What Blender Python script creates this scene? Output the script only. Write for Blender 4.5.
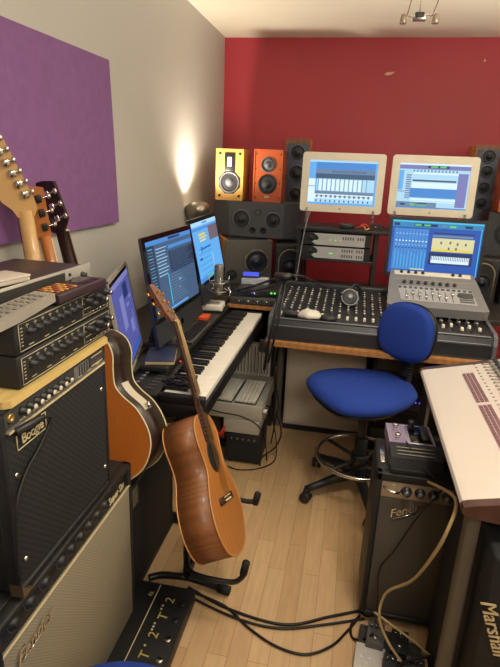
import bpy, bmesh, math, random
from mathutils import Matrix, Vector
random.seed(7)
for o in list(bpy.data.objects): bpy.data.objects.remove(o)
SC = bpy.context.scene
COL = SC.collection
R = math.radians
PI = math.pi

# ------------------------------------------------------------ camera
YAW, PITCH, ROLL, FPX = R(10.5), R(17.7), R(2.4), 525.0
fw = Vector((-math.sin(YAW)*math.cos(PITCH), math.cos(YAW)*math.cos(PITCH), -math.sin(PITCH)))
rt = Vector((math.cos(YAW), math.sin(YAW), 0)); up = rt.cross(fw)
r2 = rt*math.cos(ROLL)+up*math.sin(ROLL); u2 = -rt*math.sin(ROLL)+up*math.cos(ROLL)
cam = bpy.data.objects.new('camera', bpy.data.cameras.new('camera')); COL.objects.link(cam)
cam.data.sensor_fit = 'VERTICAL'; cam.data.sensor_height = 36; cam.data.lens = FPX/667*36
cam.data.clip_start = .02
cam.matrix_world = Matrix(((r2.x, u2.x, -fw.x, 0), (r2.y, u2.y, -fw.y, 0), (r2.z, u2.z, -fw.z, 1.5), (0, 0, 0, 1)))
SC.camera = cam

# ------------------------------------------------------------ world, lights, exposure
w = bpy.data.worlds.new('world'); SC.world = w; w.use_nodes = True
w.node_tree.nodes['Background'].inputs[0].default_value = (.55, .6, .7, 1)
w.node_tree.nodes['Background'].inputs[1].default_value = .05
SC.view_settings.view_transform = 'Standard'; SC.view_settings.look = 'None'
SC.view_settings.gamma = 1; SC.view_settings.use_curve_mapping = False
SC.view_settings.exposure = 0.15
def light(name, kind, loc, energy, color, size=.1, rot=None, **k):
    d = bpy.data.lights.new(name, kind); d.energy = energy; d.color = color
    if kind == 'AREA': d.size = size
    else: d.shadow_soft_size = size
    for a, b in k.items(): setattr(d, a, b)
    o = bpy.data.objects.new(name, d); COL.objects.link(o); o.location = loc
    if rot: o.rotation_euler = rot
    return o
# uplight bulb inside the metal bowl in the corner
light('uplight_bulb', 'SPOT', (-.99, 3.30, 1.235), 5, (1, .88, .64), .02, (R(180), R(-12), 0), spot_size=R(48), spot_blend=1)
light('uplight_spill', 'SPOT', (-.97, 3.30, 1.25), 52, (1, .87, .68), .035, (R(180), R(20), 0), spot_size=R(140), spot_blend=.8)
# second uplight at the right rear of the room, out of the photo, and the ceiling lamp
light('room_uplight', 'SPOT', (1.25, 1.9, 1.25), 185, (1, .92, .78), .06, (R(180), 0, 0), spot_size=R(150), spot_blend=.6)
light('ceiling_lamp', 'AREA', (.35, .9, 2.3), 14, (1, .89, .72), .35)
light('rear_fill', 'AREA', (.55, -.5, 2.2), 19, (1, .91, .78), .8, (R(52), 0, R(8)))  # added fill behind the camera, brightens the space under the desk

# ------------------------------------------------------------ materials
def lin(c):
    return tuple((v/255/12.92 if v/255 <= .04045 else ((v/255+.055)/1.055)**2.4) for v in c)+(1,)
MATS = {}
def mat(name, rgb, rough=.6, metal=0, var=.12, vs=12, bump=0, bs=200, coat=0, emit=0, stretch=(1, 1, 1), kind='noise', rgb2=None, alpha=None, trans=0):
    if name in MATS: return MATS[name]
    m = bpy.data.materials.new(name); m.use_nodes = True; nt = m.node_tree; N = nt.nodes; L = nt.links
    b = N['Principled BSDF']; c = lin(rgb)
    b.inputs['Roughness'].default_value = rough; b.inputs['Metallic'].default_value = metal
    if coat: b.inputs['Coat Weight'].default_value = coat; b.inputs['Coat Roughness'].default_value = .12
    if trans: b.inputs['Transmission Weight'].default_value = trans
    tc = N.new('ShaderNodeTexCoord'); mp = N.new('ShaderNodeMapping'); L.new(tc.outputs['Object'], mp.inputs[0])
    mp.inputs['Scale'].default_value = stretch
    if kind == 'wave':
        n = N.new('ShaderNodeTexWave'); n.inputs['Scale'].default_value = vs; n.inputs['Distortion'].default_value = 3; n.inputs['Detail'].default_value = 3; n.inputs['Detail Scale'].default_value = 2
        out = n.outputs['Fac']
    elif kind == 'checker':
        n = N.new('ShaderNodeTexChecker'); n.inputs['Scale'].default_value = vs; out = n.outputs['Fac']
    elif kind == 'voronoi':
        n = N.new('ShaderNodeTexVoronoi'); n.inputs['Scale'].default_value = vs; out = n.outputs['Distance']
    else:
        n = N.new('ShaderNodeTexNoise'); n.inputs['Scale'].default_value = vs; n.inputs['Detail'].default_value = 4; out = n.outputs['Fac']
    L.new(mp.outputs[0], n.inputs['Vector'])
    mx = N.new('ShaderNodeMix'); mx.data_type = 'RGBA'; L.new(out, mx.inputs[0])
    c2 = lin(rgb2) if rgb2 else tuple(v*(1+var) for v in c[:3])+(1,)
    c1 = c if rgb2 else tuple(v*(1-var) for v in c[:3])+(1,)
    mx.inputs[6].default_value = c1; mx.inputs[7].default_value = c2
    L.new(mx.outputs[2], b.inputs['Base Color'])
    if bump:
        n2 = N.new('ShaderNodeTexNoise'); n2.inputs['Scale'].default_value = bs; L.new(tc.outputs['Object'], n2.inputs['Vector'])
        bp = N.new('ShaderNodeBump'); bp.inputs['Strength'].default_value = bump; bp.inputs['Distance'].default_value = .002
        L.new(n2.outputs['Fac'], bp.inputs['Height']); L.new(bp.outputs[0], b.inputs['Normal'])
    if emit:
        b.inputs['Emission Color'].default_value = c; b.inputs['Emission Strength'].default_value = emit
        b.inputs['Base Color'].default_value = (0, 0, 0, 1)
        for l in list(b.inputs['Base Color'].links): L.remove(l)
    MATS[name] = m
    return m
BLK = mat('black_plastic', (32, 32, 35), .45)
BLKM = mat('black_metal', (30, 30, 32), .35, 0, bump=.1)
TOLEX = mat('black_tolex', (27, 27, 29), .5, bump=.6, bs=500)
GRILLE_B = mat('black_grille_cloth', (36, 36, 38), .85, vs=120, kind='checker', rgb2=(15, 15, 16))
GRILLE_S = mat('silver_grille_cloth', (142, 132, 113), .75, vs=220, kind='checker', rgb2=(124, 115, 97), bump=.3, bs=600)
GRILLE_D = mat('dark_silver_grille_cloth', (92, 86, 76), .75, vs=220, kind='checker', rgb2=(72, 67, 59), bump=.3, bs=600)
CHROME = mat('chrome', (215, 212, 205), .18, 1)
ALU = mat('brushed_aluminium', (186, 182, 172), .4, .35, stretch=(1, 40, 40))
CREAM = mat('cream_line', (205, 190, 150), .6)
WHITE = mat('white_plastic', (222, 218, 208), .45)
CASEW = mat('white_monitor_bezel', (218, 210, 192), .4)
GREYP = mat('grey_plastic', (128, 124, 114), .5)
GREYD = mat('dark_grey_plastic', (72, 71, 70), .5)
RUB = mat('rubber', (14, 14, 15), .7)
CABLE = mat('black_cable', (16, 16, 17), .5)
CONE = mat('speaker_cone', (40, 41, 46), .55)
CONEG = mat('grey_speaker_cone', (92, 94, 100), .5)
BAFFLE = mat('dark_baffle', (52, 53, 58), .6, bump=.3)
WOOD = mat('beech_edge', (168, 116, 66), .45, vs=8, kind='wave', stretch=(1, 6, 6))
REDLED = mat('red_led', (255, 60, 50), emit=1.5)
GREENLED = mat('green_led', (80, 255, 90), emit=1.5)
BLUELED = mat('blue_led', (90, 90, 255), emit=1.5)
AMBLED = mat('amber_led', (255, 190, 60), emit=1.2)

# ------------------------------------------------------------ mesh builder
I4 = Matrix.Identity(4)
def T(x=0, y=0, z=0): return Matrix.Translation((x, y, z))
def RZ(a): return Matrix.Rotation(a, 4, 'Z')
def RX(a): return Matrix.Rotation(a, 4, 'X')
def RY(a): return Matrix.Rotation(a, 4, 'Y')
def pose(x, y, z, yaw=0, tilt=0, roll=0): return T(x, y, z) @ RZ(yaw) @ RX(tilt) @ RY(roll)
def align(p0, p1):
    p0 = Vector(p0); d = Vector(p1)-p0
    return Matrix.Translation(p0) @ d.to_track_quat('Z', 'Y').to_matrix().to_4x4(), d.length
class MB:
    def __init__(s): s.bm = bmesh.new(); s.mats = []
    def mi(s, m):
        if m not in s.mats: s.mats.append(m)
        return s.mats.index(m)
    def fin(s, fs, m, M, smooth=False):
        i = s.mi(m); vs = set()
        for f in fs:
            f.material_index = i; f.smooth = smooth
            for v in f.verts: vs.add(v)
        if M is not None:
            for v in vs: v.co = M @ v.co
    def box(s, c, d, m, bev=0, M=None, seg=2):
        r = bmesh.ops.create_cube(s.bm, size=1); vs = r['verts']
        for v in vs: v.co = Vector((c[0]+v.co.x*d[0], c[1]+v.co.y*d[1], c[2]+v.co.z*d[2]))
        fs = set(f for v in vs for f in v.link_faces)
        if bev:
            es = list(set(e for v in vs for e in v.link_edges))
            q = bmesh.ops.bevel(s.bm, geom=es, offset=min(bev, min(d)*.49), segments=seg, profile=.5, affect='EDGES')
            fs = set(f for f in fs if f.is_valid) | set(q['faces'])
            vv = set(v for f in fs for v in f.verts); fs = set(f for v in vv for f in v.link_faces)
        s.fin(fs, m, M, bev > 0); return s
    def b2(s, a, b, m, bev=0, M=None):
        return s.box([(a[i]+b[i])/2 for i in range(3)], [abs(b[i]-a[i]) for i in range(3)], m, bev, M)
    def lathe(s, prof, m, M=None, seg=24, smooth=True):
        rings = []
        for r, z in prof:
            rings.append([s.bm.verts.new((r*math.cos(2*PI*k/seg), r*math.sin(2*PI*k/seg), z)) for k in range(seg)] if r > 1e-6 else [s.bm.verts.new((0, 0, z))])
        fs = []
        for a, b in zip(rings, rings[1:]):
            for k in range(seg):
                j = (k+1) % seg
                if len(a) == 1 and len(b) == 1: continue
                if len(a) == 1: fs.append(s.bm.faces.new((a[0], b[k], b[j])))
                elif len(b) == 1: fs.append(s.bm.faces.new((a[k], a[j], b[0])))
                else: fs.append(s.bm.faces.new((a[k], a[j], b[j], b[k])))
        s.fin(fs, m, M, smooth); return s
    def cyl(s, p0, p1, r, m, r1=None, seg=16, M=None):
        A, l = align(p0, p1); r1 = r if r1 is None else r1
        A = M @ A if M is not None else A
        e = min(r, r1)*.12
        return s.lathe([(0, 0), (r-e, 0), (r, e), (r1, l-e), (r1-e, l), (0, l)], m, A, seg)
    def tube(s, pts, r, m, seg=8, M=None, closed=False, cap=True, smoothpath=0):
        P = [Vector(p) for p in pts]
        if smoothpath: P = catmull(P, smoothpath, closed)
        n = len(P); rings = []; prev = None
        for i in range(n):
            a = P[(i-1) % n] if closed or i > 0 else P[0]; b = P[(i+1) % n] if closed or i < n-1 else P[-1]
            t = (b-a).normalized()
            if prev is None:
                nrm = t.orthogonal().normalized()
            else:
                nrm = (prev-t*prev.dot(t)); nrm = nrm.normalized() if nrm.length > 1e-6 else t.orthogonal().normalized()
            prev = nrm; bi = t.cross(nrm)
            rr = r[i] if isinstance(r, (list, tuple)) else r
            rings.append([s.bm.verts.new(P[i]+(nrm*math.cos(2*PI*k/seg)+bi*math.sin(2*PI*k/seg))*rr) for k in range(seg)])
        fs = []
        rng = range(n if closed else n-1)
        for i in rng:
            a = rings[i]; b = rings[(i+1) % n]
            for k in range(seg):
                j = (k+1) % seg; fs.append(s.bm.faces.new((a[k], a[j], b[j], b[k])))
        if not closed and cap:
            fs.append(s.bm.faces.new(rings[0][::-1])); fs.append(s.bm.faces.new(rings[-1]))
        s.fin(fs, m, M, True); return s
    def prism(s, poly, h, m, M=None, top=None, side=None, smooth=False):
        """polygon in xy extruded from z=0 to z=h"""
        a = [s.bm.verts.new((p[0], p[1], 0)) for p in poly]; b = [s.bm.verts.new((p[0], p[1], h)) for p in poly]; n = len(poly)
        f1 = [s.bm.faces.new(a[::-1])]; f2 = [s.bm.faces.new(b)]
        f3 = [s.bm.faces.new((a[i], a[(i+1) % n], b[(i+1) % n], b[i])) for i in range(n)]
        i = s.mi(m)
        for f in f1: f.material_index = i
        for f in f2: f.material_index = s.mi(top or m)
        for f in f3: f.material_index = s.mi(side or m); f.smooth = smooth
        if M is not None:
            for v in a+b: v.co = M @ v.co
        return s
    def quad(s, pts, m, M=None):
        f = s.bm.faces.new([s.bm.verts.new(p) for p in pts]); s.fin([f], m, M); return s
    def build(s, name, parent=None, world=False, mod=None):
        bmesh.ops.recalc_face_normals(s.bm, faces=s.bm.faces[:])
        if world and parent is not None:
            s.bm.transform(parent.matrix_world.inverted())
        me = bpy.data.meshes.new(name); s.bm.to_mesh(me); s.bm.free()
        for m in s.mats: me.materials.append(m)
        o = bpy.data.objects.new(name, me); COL.objects.link(o)
        if parent is not None: o.parent = parent
        return o
def catmull(P, sub, closed=False):
    n = len(P); out = []
    g = (lambda i: P[i % n]) if closed else (lambda i: P[max(0, min(n-1, i))])
    for i in range(n if closed else n-1):
        p0, p1, p2, p3 = g(i-1), g(i), g(i+1), g(i+2)
        for k in range(sub):
            t = k/sub
            out.append(.5*((2*p1)+(p2-p0)*t+(2*p0-5*p1+4*p2-p3)*t*t+(3*p1-p0-3*p2+p3)*t*t*t))
    if not closed: out.append(P[-1].copy())
    return out
def tag(o, label, cat, group=None):
    o['label'] = label; o['category'] = cat
    if group: o['group'] = group
    return o
def thing(name, label, cat, M=I4, group=None):
    if isinstance(M, tuple): M = T(*M)
    o = bpy.data.objects.new(name, None); COL.objects.link(o); o.matrix_world = M
    o.empty_display_size = .05
    return tag(o, label, cat, group)
def struct(o): o['kind'] = 'structure'; return o
def bx(name, a, b, m, parent=None, bev=0, world=False, M=None):
    return MB().b2(a, b, m, bev, M).build(name, parent, world)
def copy_tree(o, parent=None):
    c = o.copy(); COL.objects.link(c)
    if parent is not None: c.parent = parent
    for ch in list(o.children): copy_tree(ch, c)
    return c
def text(name, s, size, M, m, parent, shear=0, ext=.0008, world=False, spacing=1):
    cu = bpy.data.curves.new(name, 'FONT'); cu.body = s; cu.size = size; cu.shear = shear; cu.extrude = ext; cu.align_x = 'CENTER'; cu.align_y = 'CENTER'; cu.space_character = spacing; cu.resolution_u = 3
    t = bpy.data.objects.new(name, cu); COL.objects.link(t)
    bpy.context.view_layer.update()
    me = bpy.data.meshes.new_from_object(t.evaluated_get(bpy.context.evaluated_depsgraph_get()))
    bpy.data.objects.remove(t)
    if world and parent: M = parent.matrix_world.inverted() @ M
    me.transform(M); me.materials.clear(); me.materials.append(m); me.name = name
    o = bpy.data.objects.new(name, me); COL.objects.link(o)
    if parent: o.parent = parent
    return o
# text planes: upright text seen from +X side / from -Y side
FX = Matrix(((0, 0, 1, 0), (1, 0, 0, 0), (0, 1, 0, 0), (0, 0, 0, 1)))     # local x->+Y, y->+Z, normal +X
FY = Matrix(((1, 0, 0, 0), (0, 0, -1, 0), (0, 1, 0, 0), (0, 0, 0, 1)))    # local x->+X, y->+Z, normal -Y

# ------------------------------------------------------------ room shell
def floor_mat():
    m = bpy.data.materials.new('laminate_planks'); m.use_nodes = True; nt = m.node_tree; N = nt.nodes; L = nt.links; b = N['Principled BSDF']
    tc = N.new('ShaderNodeTexCoord'); mp = N.new('ShaderNodeMapping'); mp.inputs['Rotation'].default_value = (0, 0, PI/2); L.new(tc.outputs['Object'], mp.inputs[0])
    br = N.new('ShaderNodeTexBrick'); L.new(mp.outputs[0], br.inputs[0])
    br.inputs['Scale'].default_value = 1; br.inputs['Brick Width'].default_value = .42; br.inputs['Row Height'].default_value = .066
    br.inputs['Mortar Size'].default_value = .0009; br.inputs['Bias'].default_value = 0; br.offset = .37
    br.inputs['Color1'].default_value = lin((198, 162, 120)); br.inputs['Color2'].default_value = lin((212, 178, 136)); br.inputs['Mortar'].default_value = lin((166, 128, 90))
    n = N.new('ShaderNodeTexNoise'); mp2 = N.new('ShaderNodeMapping'); mp2.inputs['Scale'].default_value = (16, 1.6, 1); L.new(tc.outputs['Object'], mp2.inputs[0]); L.new(mp2.outputs[0], n.inputs[0]); n.inputs['Scale'].default_value = 4; n.inputs['Detail'].default_value = 6
    mr = N.new('ShaderNodeMapRange'); L.new(n.outputs['Fac'], mr.inputs[0]); mr.inputs[3].default_value = .78; mr.inputs[4].default_value = 1.18
    mx = N.new('ShaderNodeMix'); mx.data_type = 'RGBA'; mx.blend_type = 'MULTIPLY'; mx.inputs[0].default_value = 1
    L.new(br.outputs['Color'], mx.inputs[6]); L.new(mr.outputs[0], mx.inputs[7]); L.new(mx.outputs[2], b.inputs['Base Color'])
    b.inputs['Roughness'].default_value = .38
    return m
XL, XR, YB, YF, ZC = -1.07, 1.7, 4.26, -1.2, 2.4
WL = mat('grey_wall_paint', (194, 191, 186), .7, var=.04, vs=3, bump=.15, bs=60)
WR = mat('red_wall_paint', (172, 52, 64), .5, var=.08, vs=2.5, bump=.15, bs=60)
WC = mat('cream_ceiling_paint', (232, 226, 208), .8, var=.03, vs=4, bump=.3, bs=40)
struct(bx('floor', (XL-.1, YF-.1, -.1), (XR+.1, YB+.1, 0), floor_mat()))
struct(bx('ceiling', (XL-.1, YF-.1, ZC), (XR+.1, YB+.1, ZC+.1), WC))
struct(bx('wall_left', (XL-.1, YF-.1, 0), (XL, YB+.1, ZC), WL))
wb = struct(bx('wall_back', (XL, YB, 0), (XR, YB+.1, ZC), WR))
struct(bx('wall_right', (XR, YF-.1, 0), (XR+.1, YB+.1, ZC), WL))
struct(bx('wall_front', (XL, YF-.1, 0), (XR, YF, ZC), WL))
CHIP = mat('bare_plaster', (214, 180, 150), .8)
MB().prism([(0, 0), (.02, .012), (.075, .016), (.05, -.004), (.02, -.008)], .0015, CHIP, T(.11, YB, 2.165) @ FY).build('plaster_chip', wb)
MB().prism([(0, 0), (.006, .02), (.018, .002)], .0015, CHIP, T(.77, YB, 2.25) @ FY).build('plaster_chip', wb)
struct(MB().b2((XL, YB-.012, 0), (XR, YB, .1), WL, .003).build('baseboard_back'))
struct(MB().b2((XL, YF, 0), (XL+.012, YB-.012, .1), WL, .003).build('baseboard_left'))

# purple fabric panel on the left wall
PUR = mat('purple_fabric', (134, 92, 146), .9, var=.15, vs=30, bump=.5, bs=300)
pp = MB(); pp.prism([(1.02, 1.243), (1.42, 1.240), (1.86, 1.238), (2.267, 1.233), (2.25, 1.55), (2.226, 1.889), (1.86, 1.884), (1.47, 1.879), (1.02, 1.876)], .022, PUR, T(XL+.002, 0, 0) @ FX)
tag(pp.build('fabric_panel'), 'large flat purple fabric panel hung on the grey left wall', 'wall panel')

# ceiling fixture: small halogen head on two thin wires
cf = thing('wire_spotlight', 'small chrome halogen spotlight slung on thin wires below the ceiling', 'light fixture', (.215, 3.0, 2.22))
MB().cyl((-.03, 0, 0), (.03, 0, 0), .018, CHROME).b2((-.022, -.02, -.004), (.022, .02, .02), BLKM, .004).build('body', cf)
MB().tube([(-.075, 0, .005), (-.03, 0, .004), (.03, 0, .01), (.09, 0, .014)], .004, CHROME).build('cross_bar', cf)
for sx in (-1, 1):
    h = MB().lathe([(0, .03), (.010, .028), (.014, .01), (.016, -.012), (0, -.008)], mat('copper_lampholder', (150, 132, 116), .4, .6), T(sx*.075-.0, -.02, -.02)).build('lamp_head', cf)
    MB().tube([(sx*.05, 0, .006), (sx*.075, -.3+.3, -.01)], .003, CHROME).build('arm', cf)
for k, (a, b) in enumerate((((-.06, 0, .0), (-.03, -.5, .18)), ((.06, 0, .005), (.10, -.5, .18)), ((-.0, 0, .02), (.0, .02, .18)))):
    MB().tube([a, b], .0022, CHROME, 6).build('wire', cf)
DISC = mat('ceiling_shadow_tone', (200, 190, 165), .6)  # discs modelled in place of the soft lamp shadows on the ceiling
for sx in (-1, 1):
    MB().lathe([(0, 0), (.055, .003), (.065, .010), (.055, .013), (0, .012)], DISC, T(sx*.062, .12, .12)).build('shadow_disc', cf)
    MB().tube([(sx*.062, .12, .13), (sx*.062, .12, .18)], .003, CHROME, 6).build('stem', cf)  # invented stem, only holds the shadow disc

# ------------------------------------------------------------ generic makers
def knob(m_, p, nrm, r=.008, h=.014, cap=None, seg=12, body=None):
    A, _ = align(p, (p[0]+nrm[0], p[1]+nrm[1], p[2]+nrm[2]))
    body = body or BLK
    m_.lathe([(r*1.15, 0), (r*1.1, h*.35), (r*.85, h*.4), (r*.8, h*.95), (r*.7, h), (0, h)], body, A, seg)
    if cap: m_.lathe([(r*.7, h), (r*.7, h*1.12), (0, h*1.15)], cap, A, seg)
def driver(parent, x, y, z, r, name='woofer', cone=None, ring=None, dome=.32):
    """speaker driver facing local -Y, centre at (x,y,z)"""
    A = T(x, y, z) @ RX(PI/2)
    cone = cone or CONE; ring = ring or BLK
    m = MB()
    m.lathe([(r, 0), (r*1.0, .006), (r*.9, .008), (r*.86, .003)], ring, A, 28)
    m.lathe([(r*.86, .003), (r*.8, .007), (r*.74, .002)], RUB, A, 28)
    m.lathe([(r*.74, .002), (r*dome, -.25*r), (r*dome, -.22*r)], cone, A, 28)
    m.lathe([(r*dome, -.22*r), (r*dome*.75, -.08*r), (0, 0)], cone, A, 28)
    return m.build(name, parent)
def bored_box(m, w, d, h, mt, holes, front=None, bev=.004):
    """cabinet; front (at y=0) is a thin baffle so that recessed drivers sit just proud of it"""
    m.b2((-w/2, 0, 0), (w/2, d, h), mt, bev)

def speaker(name, label, x, y, z, w, h, d, case, baffle, drivers, yaw=0, inset=.008, group=None, bev=.004, feet=False):
    t = thing(name, label, 'loudspeaker', T(x, y, z) @ RZ(yaw), group)
    m = MB(); m.b2((-w/2, .02, 0), (w/2, d, h), case, bev)
    # ring frame
    e = inset
    for a, b in (((-w/2, 0, 0), (-w/2+e, .02, h)), ((w/2-e, 0, 0), (w/2, .02, h)), ((-w/2+e, 0, 0), (w/2-e, .02, e)), ((-w/2+e, 0, h-e), (w/2-e, .02, h))): m.b2(a, b, case)
    m.build('cabinet', t)
    # baffle with real round holes is emulated by shallow driver baskets standing on it
    bx('baffle', (-w/2+e, .004, e), (w/2-e, .02, h-e), baffle, t)
    for dd in drivers:
        dx, dz, r = dd[:3]; k = dd[3] if len(dd) > 3 else {}
        A = T(dx, .004, dz) @ RX(PI/2)
        mm = MB()
        cone = k.get('cone', CONE); ring = k.get('ring', BLK)
        mm.lathe([(r, 0), (r, .004), (r*.97, .006), (r*.88, .006), (r*.86, .004)], ring, A, 30)
        mm.lathe([(r*.86, .004), (r*.81, .0075), (r*.75, .004), (r*.74, .003)], RUB, A, 30)
        mm.lathe([(r*.74, .003), (r*.3, .0008), (r*.28, .004), (r*.2, .008), (0, .0095)], cone, A, 30)
        o = mm.build(k.get('name', 'woofer'), t)
    return t

# ------------------------------------------------------------ rear bench, speakers, towers
DKW = mat('dark_bench_laminate', (44, 40, 38), .5)
rb = thing('rear_bench', 'dark bench along the red wall carrying the loudspeakers and screens', 'bench', (0, 3.3, 0))
MB().b2((-1.02, 2.98, .715), (1.05, 3.74, .745), DKW, .003).build('top', rb, True)
for x in (-1.0, -.36, .2, .98): bx('leg', (x-.02, 3.25, 0), (x+.02, 3.29, .715), BLKM, rb, world=True)
bx('back_panel', (-1.0, 3.70, .1), (1.0, 3.72, .715), DKW, rb, world=True)

YEL = mat('yellow_birch_veneer', (200, 154, 78), .4, vs=5, kind='wave', var=.12, stretch=(6, 1, 1), coat=.3)
CHY = mat('cherry_veneer', (176, 84, 44), .38, vs=5, kind='wave', var=.2, stretch=(6, 1, 1), coat=.2)
ORW = mat('orange_wood_veneer', (190, 122, 62), .45, vs=5, kind='wave', var=.12, stretch=(5, 1, 1))
LOWZ = .745
# wide centre speaker with bevelled ends
cs = thing('centre_speaker', 'wide charcoal studio speaker with angled ends under the yellow and cherry speakers', 'loudspeaker', T(-.64, 3.5, 1.045))
MB().prism([(-.185, 0), (.185, 0), (.30, .10), (.30, .24), (-.27, .24), (-.33, .15)], .228, mat('charcoal_cabinet', (72, 73, 80), .55, bump=.4, bs=90)).build('cabinet', cs)
def drv(parent, x, z, r, y=0, name='woofer', cone=CONE, ring=BLK):
    A = T(x, y, z) @ RX(PI/2); mm = MB()
    mm.lathe([(r, 0), (r, .004), (r*.97, .006), (r*.88, .006), (r*.86, .004)], ring, A, 30)
    mm.lathe([(r*.86, .004), (r*.81, .0085), (r*.75, .004), (r*.74, .003)], RUB, A, 30)
    mm.lathe([(r*.74, .003), (r*.42, .0008), (r*.38, .006), (r*.2, .014), (0, .017)], cone, A, 30)
    return mm.build(name, parent)
RINGG = mat('grey_driver_ring', (96, 97, 104), .4)
drv(cs, -.10, .115, .062, ring=RINGG); drv(cs, .115, .115, .055, ring=RINGG)
drv(cs, .012, .165, .02, name='tweeter', cone=CONEG)
for px in (-.022, .05): MB().lathe([(.022, 0), (.021, .005), (.017, .003), (.0165, .0008), (0, .0006)], RUB, T(px, 0, .045) @ RX(PI/2)).build('bass_port', cs)

# yellow speaker
ys = speaker('bookshelf_speaker', 'bright yellow birch bookshelf speaker with a ribbon tweeter', -.835, 3.52, 1.275, .185, .325, .22, YEL, YEL, [], 0)
drv(ys, 0, .115, .068, .004, cone=CONEG, ring=RINGG)
MB().prism([(.078*math.cos(PI/8+k*PI/4), .078*math.sin(PI/8+k*PI/4)) for k in range(8)], .003, BLKM, T(0, .004, .115) @ FY).build('driver_plate', ys)
m = MB(); m.b2((-.035, -.003, .185), (.035, .005, .30), BLKM, .004); m.build('tweeter_plate', ys)
bx('ribbon_tweeter', (-.014, -.006, .215), (.014, -.002, .275), ALU, ys)
m = MB()
for sx in (-1, 1):
    for z in (.03, .295): m.lathe([(.009, 0), (.008, .003), (0, .003)], BLKM, T(sx*.066, .004, z) @ RX(PI/2))
m.build('screws', ys)
# cherry speaker
rs = speaker('bookshelf_speaker', 'reddish cherry bookshelf speaker with two round black drivers', -.58, 3.52, 1.275, .19, .33, .22, CHY, CHY, [], 0)
drv(rs, 0, .235, .048, .004, 'tweeter', CONEG, RINGG); drv(rs, 0, .115, .062, .004)
bx('badge', (-.016, .002, .028), (.016, .005, .04), ALU, rs)
m = MB()
for sx in (-1, 1):
    for z in (.03, .12, .21, .30): m.lathe([(.005, 0), (.004, .003), (0, .003)], BLKM, T(sx*.08, .004, z) @ RX(PI/2), 8)
m.build('screws', rs)
# low left: wood sided monitor speaker yawed to the room
ls = thing('studio_speaker', 'wood sided studio speaker with a big cone below the charcoal centre speaker', 'loudspeaker', T(-.66, 3.40, LOWZ) @ RZ(R(24)))
MB().b2((-.16, .018, 0), (-.14, .25, .29), ORW, .002).b2((.14, .018, 0), (.16, .25, .29), ORW, .002).b2((-.14, .018, 0), (.14, .25, .29), BAFFLE).build('cabinet', ls)
GFR = mat('worn_grey_baffle', (84, 82, 80), .6, bump=.5, bs=90)
bx('baffle', (-.16, 0, 0), (.16, .018, .29), GFR, ls, .004)
m = MB(); m.prism([(.085*math.cos(a), .085*math.sin(a)) for a in [R(x) for x in (22, 68, 112, 158, 202, 248, 292, 338)]], .004, mat('tan_speaker_frame', (140, 126, 100), .5), T(.055, 0, .15) @ FY); m.build('driver_frame', ls)
drv(ls, .055, .15, .075, -.004, cone=mat('dark_blue_cone', (38, 44, 62), .35))
drv(ls, -.11, .06, .035, 0, 'tweeter')
# black arch subwoofer
def arch(w, h, n=14):
    return [(-w/2, 0), (w/2, 0)]+[(w/2*math.cos(PI*k/n), h-w/2+w/2*math.sin(PI*k/n)) for k in range(n+1)]
def arch_sub(x, y, yaw, label, w=.2):
    t = thing('subwoofer', label, 'subwoofer', T(x, y, LOWZ) @ RZ(yaw))
    bx('cabinet', (-w/2-.01, .02, 0), (w/2+.01, .24, .275), BLK, t, .01)
    MB().prism(arch(w, .265), .02, BLK, T(0, .02, 0) @ FY).build('front_panel', t)
    m = MB(); P = arch(w*.8, .235)[1:]+[(-w*.4, .012)]; m.tube([(p[0], -.003, p[1]+.01) for p in [(w*.4, .005)]+P], .004, mat('tan_piping', (150, 130, 98), .5)); m.build('arch_trim', t)
    drv(t, 0, .125, w*.33, 0, cone=mat('deep_blue_cone', (30, 34, 50), .3))
    return t
arch_sub(-.385, 3.42, R(6), 'black arched subwoofer to the right of the wood sided speaker', .19)
arch_sub(.805, 3.40, R(-6), 'black arched subwoofer to the right of the blue desk screen', .17)
arch_sub(1.01, 3.38, R(-6), 'black arched subwoofer at the right edge of the photo', .17)
# right low dark speaker at edge above subs
sr = speaker('studio_speaker', 'black boxy speaker under the cherry speaker at the right edge of the photo', .93, 3.52, 1.022, .24, .27, .2, BLK, BAFFLE, [])
drv(sr, 0, .14, .07, .004)
s2 = speaker('bookshelf_speaker', 'second reddish cherry bookshelf speaker cut by the right photo edge', .945, 3.50, 1.293, .19, .32, .2, CHY, CHY, [])
drv(s2, 0, .23, .04, .004, 'tweeter'); drv(s2, 0, .11, .06, .004)
# floor towers
def tower(x, label, drs, w=.17, h=1.69):
    t = thing('tower_speaker', label, 'loudspeaker', T(x, 3.86, 0))
    m = MB(); m.b2((-w/2, .02, 0), (w/2, .24, h), ORW, .003); m.build('cabinet', t)
    MB().b2((-w/2, 0, 0), (w/2, .02, h-.0), mat('brown_tower_frame', (120, 84, 58), .5, vs=6, kind='wave')).build('frame', t)
    MB().b2((-w/2+.018, -.006, .25), (w/2-.006, .0, h-.03), mat('blue_grey_baffle', (66, 70, 88), .5), .002).build('baffle', t)
    for z, r, n in drs: drv(t, .005, z, r, -.006, n, CONE, mat('blue_grey_ring', (86, 92, 112), .5))
    return t
tower(-.435, 'slim floor standing tower speaker left of the white framed screens', [(1.60, .055, 'tweeter'), (1.46, .062, 'woofer'), (1.32, .05, 'woofer'), (1.2, .05, 'woofer')])
tower(.82, 'slim floor standing tower speaker right of the white framed screens', [(1.62, .045, 'tweeter'), (1.525, .042, 'woofer'), (1.42, .042, 'woofer'), (1.32, .042, 'woofer')])

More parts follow.
